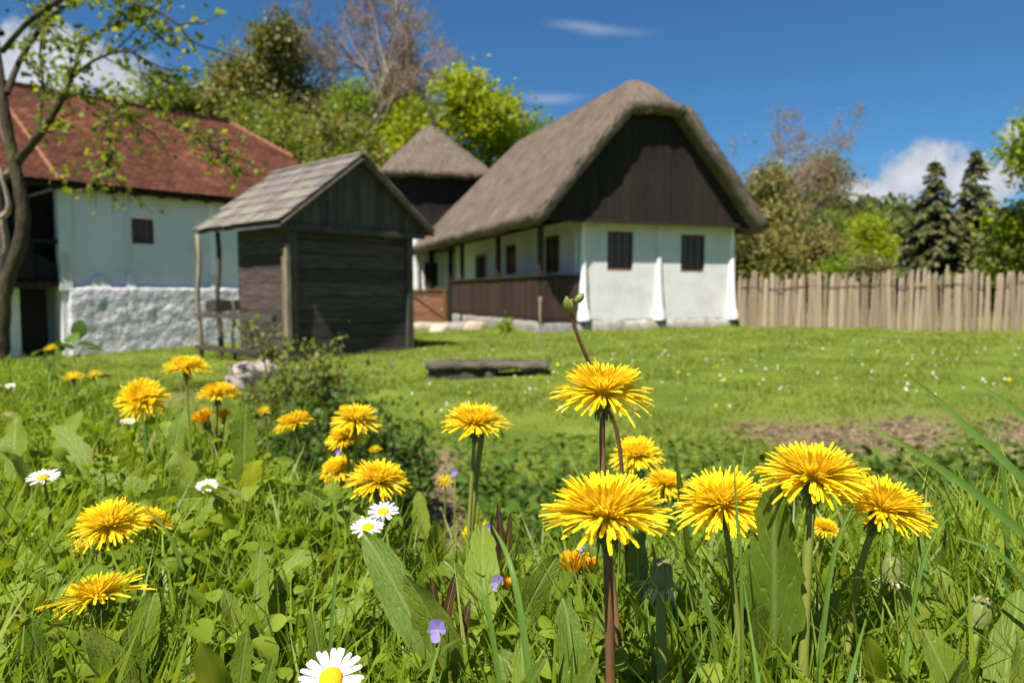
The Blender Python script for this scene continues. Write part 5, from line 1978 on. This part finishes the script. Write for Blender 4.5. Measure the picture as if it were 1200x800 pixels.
bud(775, 672, 28, .285, 'closed green bud with curled pale bracts, right of the largest dandelion', 1, stem='stem', root=(788, .28))
bud(1147, 718, 30, .30, 'closed green bud low among leaves at the right edge', 2, N=(.15, 0, 1), reflex=False)
bud(1045, 668, 24, .37, 'dull green bud behind the rightmost large dandelion', 3, N=(.1, .1, 1))

# leggy stem with a bud above the tallest dandelion
bs_root = ((745 - 600) / F * .40, .40)
bst = empty('budding_plant', (bs_root[0], bs_root[1], Hs(*bs_root)))
tag(bst, 'thin brown stem with a green bud rising above the tallest dandelion', 'plant')
o3 = np.array([bs_root[0], bs_root[1], Hs(*bs_root)])
sp = [np.array([0, 0, -.004]), np.array(at(728, 540, .385)) - o3, np.array(at(706, 465, .372)) - o3, np.array(at(688, 420, .362)) - o3, np.array(at(675, 388, .357)) - o3, np.array(at(666, 358, .353)) - o3]
a = Acc()
a.tube(spl(sp, 24), np.linspace(.0012, .0008, 24), k=7)
a.build('stem', M['red_stem'], bst, smooth=True)
tip = sp[-1]
for q, (dx, dz, ln, wd_) in enumerate(((-.0012, .004, .011, .0026), (.0010, .004, .009, .0022), (.0022, .0045, .006, .0018))):
    a = Acc()
    d = np.array([dx * 200 * .4, -.1, 1.0])
    a.inst(LFT, LFF, np.array([d]), np.array([[0, -1, .2]]), wd_ * 1.3, ln * .8, ln * .8, np.array([tip + np.array([dx * .3, 0, -.004])]))
    a.build('leaf', M['stem'], bst, smooth=True)
a = Acc()
a.lathe([(.0004, 0), (.0017, .0012), (.0019, .003), (.0012, .0048), (0, .0056)], k=10, M=Matrix.Translation(Vector(tip + np.array([.0036, 0, .0015]))) @ Matrix.Rotation(.7, 4, 'Y'))
a.build('bud', M['bud_green'], bst, smooth=True)
a = Acc()
a.tube([tip, tip + np.array([.002, 0, .003]), tip + np.array([.0036, 0, .002])], .0005, k=5)
a.build('bud_stalk', M['stem'], bst)

# daisies
DPT, DPF = strip_template([(0, .45), (.35, .9), (.75, 1), (.95, .7), (1, .3)], lambda y: .06 * math.sin(y * 3), 3, .05)


def daisy(px, py, w_px, Y, label, N, seed):
    rnd = np.random.default_rng(7000 + seed)
    c = np.array(at(px, py, Y))
    r = w_px / F * Y / 2
    rx, ry = c[0] + rnd.normal(0, .006), c[1] + .006
    gz_ = Hs(rx, ry)
    t = empty('daisy', (rx, ry, gz_))
    tag(t, label, 'flower', 'white daisies on the near bank')
    head = c - np.array([rx, ry, gz_])
    Mh = frame(N)
    Rm = np.array(Mh)
    stem_to(t, np.array([0, 0, -.004]), head - Rm[:, 2] * r * .1, N, M['stem'], r0=.0011, r1=.001)
    mm = Matrix.Translation(Vector(head)) @ Mh.to_4x4()
    a = Acc()
    a.lathe([(r * .36, 0), (r * .37, r * .06), (r * .30, r * .16), (r * .16, r * .21), (0, r * .22)], k=14, M=mm)
    a.build('eye', M['daisy_eye'], t, smooth=True)
    a = Acc()
    a.lathe([(.001, -r * .22), (r * .3, -r * .12), (r * .4, 0)], k=12, M=mm)
    a.build('receptacle', M['bract'], t, smooth=True)
    n = 26
    for i in range(n):
        ph = i * 6.283 / n + rnd.normal(0, .05)
        e = rnd.normal(.12, .10) + (.08 if i % 2 else 0)
        D = np.array([[math.cos(ph) * math.cos(e), math.sin(ph) * math.cos(e), math.sin(e)]]) @ Rm.T
        Nn = np.array([[-math.cos(ph) * math.sin(e), -math.sin(ph) * math.sin(e), math.cos(e)]]) @ Rm.T
        a = Acc()
        a.inst(DPT, DPF, D, Nn, r * .085, r * .70 * rnd.uniform(.9, 1.08), r * .5, (np.array([[math.cos(ph) * r * .31, math.sin(ph) * r * .31, 0]]) @ Rm.T) + head)
        a.build('petal', M['white_petal'], t)


for i, (px, py, w, Y, lab, N) in enumerate([
        (431, 618, 40, .42, 'lower front one of two touching daisies', (-.05, -.35, 1)),
        (449, 600, 38, .43, 'upper back one of two touching daisies', (.05, -.3, 1)),
        (388, 795, 78, .245, 'large daisy cut by the bottom edge', (.05, -.75, 1)),
        (51, 560, 38, .50, 'white daisy near the left edge', (0, -.25, 1)),
        (243, 570, 26, .56, 'small daisy under the spiky leaf at left', (.1, -.4, 1)),
        (465, 565, 16, .60, 'small daisy head touching the loose dandelion', (.1, -.3, 1)),
        (150, 494, 18, .85, 'faint daisy below the round dandelion', (.1, -.2, 1)),
        (12, 452, 12, 1.2, 'tiny far daisy at the left edge', (.1, -.3, 1))]):
    daisy(px, py, w, Y, lab, N, i)

# violets
VPT, VPF = strip_template([(0, .2), (.3, .6), (.65, 1), (.9, .85), (1, .45)], lambda y: .22 * y * y, 3, .2)


def violet(px, py, w_px, Y, label, seed, N=(-.2, -1, .35)):
    rnd = np.random.default_rng(8000 + seed)
    c = np.array(at(px, py, Y))
    r = .8 * w_px / F * Y / 2
    rx, ry = c[0] + rnd.normal(0, .004), c[1] + .005
    gz_ = Hs(rx, ry)
    t = empty('violet', (rx, ry, gz_))
    tag(t, label, 'flower', 'violets low in the grass')
    head = c - np.array([rx, ry, gz_])
    Rm = np.array(frame(N))
    up = np.array([0, 0, 1.])
    stem_to(t, np.array([0, 0, -.004]), head, (0, .2, 1), M['stem'], r0=.0008, r1=.0007)
    X = norm(np.cross(up, Rm[:, 2]))
    Y_ = np.cross(Rm[:, 2], X)
    for (ang, s) in ((60, 1.0), (120, 1.0), (5, .9), (175, .9), (270, 1.15)):
        q = R(ang + rnd.normal(0, 8))
        d = X * math.cos(q) + Y_ * math.sin(q) + Rm[:, 2] * .25
        a = Acc()
        a.inst(VPT, VPF, np.array([d]), np.array([Rm[:, 2]]), r * .42 * s, r * 1.0 * s, r * .6, np.array([head]))
        a.build('petal', M['violet'], t)


for i, (px, py, w, Y, lab) in enumerate([
        (513, 737, 34, .31, 'lilac violet low in the grass below the reddish leaves'),
        (583, 682, 24, .38, 'lilac violet beside the orange closing dandelion'),
        (681, 640, 14, .40, 'tiny violet peeping out under the largest dandelion'),
        (573, 619, 14, .50, 'violet touching the low dandelion behind the daisies'),
        (938, 716, 14, .33, 'small violet behind the thick stem at right'),
        (533, 553, 12, .80, 'faint violet beside the small dandelion on the path edge'),
        (397, 530, 10, .80, 'bluish violet speck under the overlapping dandelions'),
        (173, 490, 10, .90, 'faint violet under the round dandelion at upper left')]):
    violet(px, py, w, Y, lab, i)


# ------------------------------------------------------------------ broad leaves and long blades
def leaf_mesh(root, tip, width, arch, face, teeth, rnd, parent, mat='leaf', fold=.25, blunt=.5, name='leaf', lobes=6, twist=0.0, acc=None):
    """leaf growing from root to tip: rises first, then bends over; toothed outline"""
    root, tip = np.array(root, float), np.array(tip, float)
    L = np.linalg.norm(tip - root)
    p1 = root + (tip - root) * .35 + np.array([0, 0, arch])
    p2 = root + (tip - root) * .72 + np.array([0, 0, arch * .9])
    n = 33
    c = bez(root, p1, p2, tip, n)
    tan = norm(np.gradient(c, axis=0))
    face = np.array(face, float)
    V, UV = [], []
    for i in range(n):
        s = i / (n - 1)
        X = np.cross(tan[i], face)
        X = X / max(np.linalg.norm(X), 1e-6)
        Z = np.cross(X, tan[i])
        a_ = twist * s
        X, Z = X * math.cos(a_) + Z * math.sin(a_), Z * math.cos(a_) - X * math.sin(a_)
        env = (.16 + .84 * min(1, s / .55) ** 1.5) * (1 - max(0, (s - (1 - blunt)) / blunt) ** 2.2) ** .7 if s < .999 else .02
        row = []
        for sd in (-1, 1):
            ph = (s * lobes + (.23 if sd > 0 else 0) + .1 * math.sin(s * 9)) % 1.0
            tooth = 1 - teeth * (1 - s * .55) * (ph ** 1.4)
            row.append(width * .5 * env * tooth * (1 + .05 * math.sin(s * 23 + sd)))
        wl, wr = row
        rip = .05 * width * math.sin(s * 17 + root[0] * 300)
        for (f, wv) in ((-1, wl), (-.5, wl), (0, 0), (.5, wr), (1, wr)):
            x = f * wv
            z = fold * abs(x) + rip * abs(f) * (1 if f > 0 else -1)
            V.append(c[i] + X * x + Z * z)
            UV.append((.5 + .5 * x / (width * .5 + 1e-6), s))
    Q = [(i * 5 + j, i * 5 + j + 1, i * 5 + 6 + j, i * 5 + 5 + j) for i in range(n - 1) for j in range(4)]
    if acc is not None:
        acc.add(np.array(V), Q=Q, uv=np.array(UV))
        return None
    a = Acc()
    a.add(np.array(V), Q=Q, uv=np.array(UV))
    return a.build(name, M[mat], parent, smooth=True, uv=True)


def leafy_plant(label, root_px, Y, leaves, seed, name='dandelion_leaves', mat='leaf', extra=3, group='leaf rosettes on the near bank', spread=.034, wide=1.0):
    """leaves: (tip_px, tip_py, tip_Y, width_px, arch, teeth, face)"""
    rnd = np.random.default_rng(9000 + seed)
    rx = (root_px - 600) / F * Y
    gz_ = Hs(rx, Y)
    o_ = np.array([rx, Y, gz_])
    t = empty(name, o_)
    tag(t, label, 'plant', group)
    for (tx, ty, tY, wpx, arch, teeth, face) in leaves:
        tip = np.array(at(tx, ty, tY)) - o_
        leaf_mesh((rnd.normal(0, spread), rnd.normal(.01, spread * .6), -.003), tip, wide * wpx * .78 / F * tY, arch, face, teeth, rnd, t, mat, fold=rnd.uniform(.1, .4), twist=rnd.normal(0, .25))
    for i in range(max(0, extra - 2)):
        an = rnd.random() * 6.283
        l = rnd.uniform(.035, .065)
        tip = np.array([math.cos(an) * l, math.sin(an) * l * .8 + .01, rnd.uniform(.012, .045)])
        leaf_mesh((0, 0, -.003), tip, l * rnd.uniform(.25, .36), rnd.uniform(.0, .012), (-math.cos(an) * .5, -.5, 1), .5 * rnd.random(), rnd, t, mat, fold=.3)
    return t


rl = np.random.default_rng(555)
mass = Acc()
for i in range(520):
    Y_l = .20 + 1.5 * rl.random() ** 1.5
    x_l = (rl.random() * 2 - 1) * (.74 * Y_l + .06)
    if Y_l > float(bank_edge(x_l)) + .25:
        continue
    an = rl.random() * 6.283
    ln = rl.uniform(.028, .060) * (.75 if Y_l < .27 else 1)
    g0 = Hs(x_l, Y_l)
    root = (x_l, Y_l, g0 + rl.uniform(0, .012))
    tp = (x_l + math.cos(an) * ln, max(Y_l + math.sin(an) * ln, .17), g0 + rl.uniform(.018, .058) * (.7 if Y_l < .27 else 1))
    leaf_mesh(root, tp, ln * rl.uniform(.26, .42), rl.uniform(.004, .022), (-math.cos(an) * .6 + rl.normal(0, .3), -math.sin(an) * .6 - .3, 1), rl.uniform(.1, .75), rl, None, fold=rl.uniform(.1, .5), lobes=int(rl.integers(4, 8)), twist=rl.normal(0, .5), acc=mass)
tag(mass.build('broad_leaf_cover', M['leaf_mass'], smooth=True, uv=True), 'mixed broad meadow leaves growing among the grass', 'ground cover', kind='stuff')

CAMF = (0, -1, .25)
UPF = (0, -.45, 1)
leafy_plant('big upright toothed leaf between the two right dandelions', 925, .30, [
    (908, 562, .300, 104, .004, .5, (-.25, -1, .35)), (885, 700, .285, 60, .01, .5, (.2, -1, .5)), (985, 690, .33, 40, .01, .4, UPF)], 1, extra=2, spread=.006)
leafy_plant('pale pointed leaf standing behind the largest dandelion', 800, .36, [
    (791, 528, .365, 20, .0, .1, (.8, -.6, .1)), (745, 600, .40, 36, .01, .3, CAMF), (730, 690, .33, 50, .01, .4, UPF)], 2, extra=3)
leafy_plant('folded broad leaves left of the reddish tuft in the middle', 480, .31, [
    (425, 622, .37, 62, .010, .12, (.2, -1, .45)), (474, 672, .315, 70, .010, .35, (-.2, -1, .5)), (545, 745, .29, 40, .01, .4, UPF)], 3, extra=2)
leafy_plant('dark green leaves behind the lilac violet and bright blade', 610, .34, [
    (565, 612, .42, 56, .012, .25, (0, -1, .5)), (655, 648, .36, 52, .012, .3, (.5, -.8, .6)), (520, 655, .40, 44, .012, .25, (-.2, -1, .6))], 4, extra=3)
leafy_plant('pale leaves at the foot of the largest dandelion', 672, .262, [
    (660, 700, .30, 60, .012, .5, (.1, -1, .6)), (640, 770, .24, 70, .006, .3, UPF), (700, 770, .235, 66, .006, .35, UPF), (610, 745, .27, 46, .01, .4, UPF)], 5, extra=2)
leafy_plant('broad oval leaves at the lower left', 215, .30, [
    (182, 690, .33, 52, .012, .15, (.2, -1, .6)), (235, 752, .26, 60, .008, .1, (.3, -.9, .7)), (262, 690, .34, 40, .012, .3, UPF), (150, 735, .30, 50, .01, .2, UPF)], 6, extra=2)
leafy_plant('pointed leaves below the large pale dandelion at left', 66, .40, [
    (60, 640, .43, 46, .014, .3, (0, -1, .6)), (20, 655, .42, 50, .014, .2, UPF), (108, 660, .42, 40, .012, .3, UPF)], 7, extra=4)
leafy_plant('round leaves in the lower left corner', 60, .285, [
    (35, 722, .30, 56, .012, .1, UPF), (95, 735, .29, 54, .012, .1, (.2, -.7, 1)), (10, 770, .26, 56, .008, .15, UPF), (140, 775, .25, 52, .008, .15, UPF)], 8, extra=2)
leafy_plant('spiky deeply cut leaf standing up at upper left', 248, .60, [
    (288, 472, .60, 54, .02, .75, (.1, -1, .2)), (200, 528, .58, 46, .03, .75, (0, -1, .5)), (216, 478, .66, 30, .02, .5, CAMF), (300, 540, .55, 44, .02, .6, UPF)], 9, extra=3)
leafy_plant('bright leaves below the rightmost large dandelion', 1075, .315, [
    (1052, 690, .325, 76, .012, .4, (-.1, -1, .5)), (1100, 662, .35, 60, .012, .3, (.2, -1, .5)), (1082, 636, .40, 44, .014, .4, CAMF), (1020, 745, .27, 46, .008, .4, UPF)], 10, extra=3)
leafy_plant('large leaves filling the lower right corner', 1130, .245, [
    (1080, 735, .25, 84, .010, .3, UPF), (1190, 738, .25, 90, .012, .35, (-.3, -.7, 1)), (1130, 770, .215, 80, .006, .2, UPF), (1195, 690, .30, 60, .012, .35, UPF)], 11, extra=1)
leafy_plant('shadowed leaf behind the right-hand stems', 860, .38, [
    (835, 655, .40, 50, .012, .2, (0, -1, .6)), (790, 640, .44, 44, .012, .4, UPF), (905, 660, .42, 40, .012, .3, UPF)], 12, extra=3)
leafy_plant('grey-green leaf fallen over at the right edge', 1150, .42, [
    (1120, 600, .47, 46, .014, .3, CAMF), (1175, 622, .45, 50, .014, .3, CAMF), (1060, 640, .46, 40, .014, .4, UPF), (1200, 660, .40, 50, .014, .3, UPF)], 13, extra=3)
leafy_plant('pale leaves near the bottom edge under the oval daisy', 330, .27, [
    (305, 640, .42, 40, .014, .4, UPF), (290, 735, .29, 46, .01, .4, UPF), (365, 715, .29, 42, .01, .4, UPF), (320, 770, .25, 46, .008, .2, UPF)], 14, extra=2)
leafy_plant('green leaves in mid meadow below the wide loose dandelion', 400, .52, [
    (372, 590, .54, 34, .016, .5, UPF), (425, 588, .56, 30, .016, .4, UPF), (345, 570, .58, 34, .016, .5, CAMF)], 15, extra=4)
leafy_plant('leaf cluster beside the stems over the path', 530, .52, [
    (508, 610, .50, 34, .016, .3, UPF), (560, 585, .52, 30, .014, .4, CAMF), (490, 575, .58, 30, .014, .3, UPF)], 16, extra=4)
leafy_plant('folded leaf touching the daisy cluster at far left', 25, .62, [
    (20, 490, .70, 50, .02, .3, CAMF), (60, 500, .70, 36, .02, .4, UPF), (0, 530, .60, 40, .02, .3, UPF), (95, 480, .78, 34, .02, .4, CAMF)], 17, extra=4)
leafy_plant('dark folded leaves left of the pale lower left dandelion', 150, .62, [
    (110, 560, .64, 36, .016, .4, UPF), (190, 560, .62, 36, .016, .5, UPF), (150, 545, .68, 30, .016, .4, CAMF), (265, 585, .54, 50, .014, .2, (.3, -1, .3))], 18, extra=4)
# reddish tufts
for i, (px, Y, lvs, lab) in enumerate([
        (525, .325, [(505, 675, .335, 36, .008, .3, CAMF), (535, 668, .34, 34, .008, .3, CAMF), (518, 700, .32, 34, .006, .3, UPF), (552, 700, .325, 36, .006, .3, UPF), (495, 705, .325, 30, .006, .3, UPF)], 'reddish brown leafy tuft above the lilac violet'),
        (588, .47, [(583, 588, .475, 24, .006, .3, CAMF), (598, 600, .475, 22, .006, .3, CAMF), (575, 606, .47, 22, .006, .3, UPF)], 'dark red leafy tuft behind the bright blade')]):
    leafy_plant(lab, px, Y, lvs, 40 + i, name='red_dead_nettle', mat='red_leaf', extra=2, group='reddish leafy tufts', spread=.006, wide=.62)


def long_blade(label, pts, wpx, mat='blade'):
    """pts: (px, py, Y) from root to tip"""
    P3 = [np.array(at(*p)) for p in pts]
    root = P3[0].copy()
    P3 = spl([p - root for p in P3], 22)
    w = wpx / F * pts[0][2]
    t = norm(np.gradient(P3, axis=0))
    V, Q = [], []
    n = len(P3)
    for i in range(n):
        s = i / (n - 1)
        X = np.cross(t[i], np.array([0, -1, .35]))
        X = X / np.linalg.norm(X)
        Z = np.cross(X, t[i])
        hw = w * .33 * min(1, .75 + s) * (1 - max(0, (s - .35) / .65) ** 1.6) + .0001
        V += [P3[i] - X * hw + Z * hw * .5, P3[i] + Z * 0, P3[i] + X * hw + Z * hw * .5]
    for i in range(n - 1):
        Q += [(i * 3, i * 3 + 1, i * 3 + 4, i * 3 + 3), (i * 3 + 1, i * 3 + 2, i * 3 + 5, i * 3 + 4)]
    a = Acc()
    a.add(np.array(V), Q=Q)
    o = a.build('grass_blade', M[mat], None, smooth=True)
    o.location = root
    tag(o, label, 'grass blade', 'long single grass blades in the foreground')


def ground_px(px, Y):
    """root of a blade: ground point below pixel column px at distance Y, as (px, py, Y)"""
    x = (px - 600) / F * Y
    z = Hs(x, Y) - CAM_Z - .003
    a_ = math.atan2(z, Y) + PITCH
    return (px, 400 - F * math.tan(a_), Y)


long_blade('lowest of three long blades slanting in from the right edge', [ground_px(1290, .30), (1235, 680, .30), (1170, 602, .30), (1095, 545, .30), (1050, 516, .30), (1011, 498, .305)], 16)
long_blade('middle of three long blades slanting in from the right edge', [ground_px(1330, .31), (1290, 680, .31), (1200, 566, .31), (1137, 505, .315), (1095, 465, .32), (1062, 438, .32)], 16)
long_blade('highest of three long blades slanting in from the right edge', [ground_px(1390, .30), (1330, 600, .30), (1260, 526, .30), (1200, 488, .30), (1155, 456, .305), (1118, 437, .31)], 14)
long_blade('dark slim blade crossing in front of the left-leaning dandelion', [ground_px(872, .27), (868, 680, .272), (863, 600, .275), (860, 540, .28)], 6)
long_blade('thick dark blade between the two right dandelion stems', [ground_px(940, .27), (972, 675, .274), (1002, 588, .28)], 9)
long_blade('bright wide blade rising left of the reddish tuft by the violets', [ground_px(650, .25), (608, 705, .265), (577, 615, .29)], 13)
long_blade('shorter blade beside the bright wide one near the bottom', [ground_px(612, .26), (575, 730, .268), (548, 668, .28)], 9)
long_blade('blade leaning right below the rightmost large dandelion', [ground_px(1030, .28), (1078, 670, .29), (1120, 598, .30)], 7)
long_blade('long dark blade lying across the lower right', [ground_px(1290, .28), (1205, 690, .278), (1115, 626, .285)], 11)
long_blade('upright blade at the right edge behind the long slanting ones', [ground_px(1185, .34), (1178, 610, .34), (1172, 540, .34), (1167, 495, .345)], 9)
long_blade('slim blade right of the small green bud', [ground_px(858, .29), (832, 720, .293), (805, 655, .30)], 8)
long_blade('slim blade standing left of the folded broad leaves', [ground_px(378, .30), (392, 690, .304), (405, 640, .31)], 7)
long_blade('dark blade crossing the pale lower left dandelion', [ground_px(240, .42), (205, 640, .42), (168, 592, .425)], 7)
long_blade('straight blade at lower left pointing right', [ground_px(40, .32), (60, 715, .32), (85, 680, .325), (107, 655, .33)], 7)
long_blade('thin dark blade before the round dandelion at upper left', [ground_px(172, .66), (170, 510, .66), (166, 486, .66), (164, 474, .66)], 4)
# second pale stem beside the dandelion over the path
r2 = ((548 - 600) / F * .50, .50)
sd = empty('dandelion_stalk', (r2[0], r2[1], Hs(*r2)))
tag(sd, 'bare curved stalk leaning beside the dandelion over the path', 'stalk')
stem_to(sd, np.array([0, 0, -.004]), np.array(at(565, 508, .50)) - np.array([r2[0], r2[1], Hs(*r2)]), (.15, .1, 1), M['stem'])
print('objects', len(bpy.data.objects), 'tris', sum(len(m.polygons) * 2 for m in bpy.data.meshes))
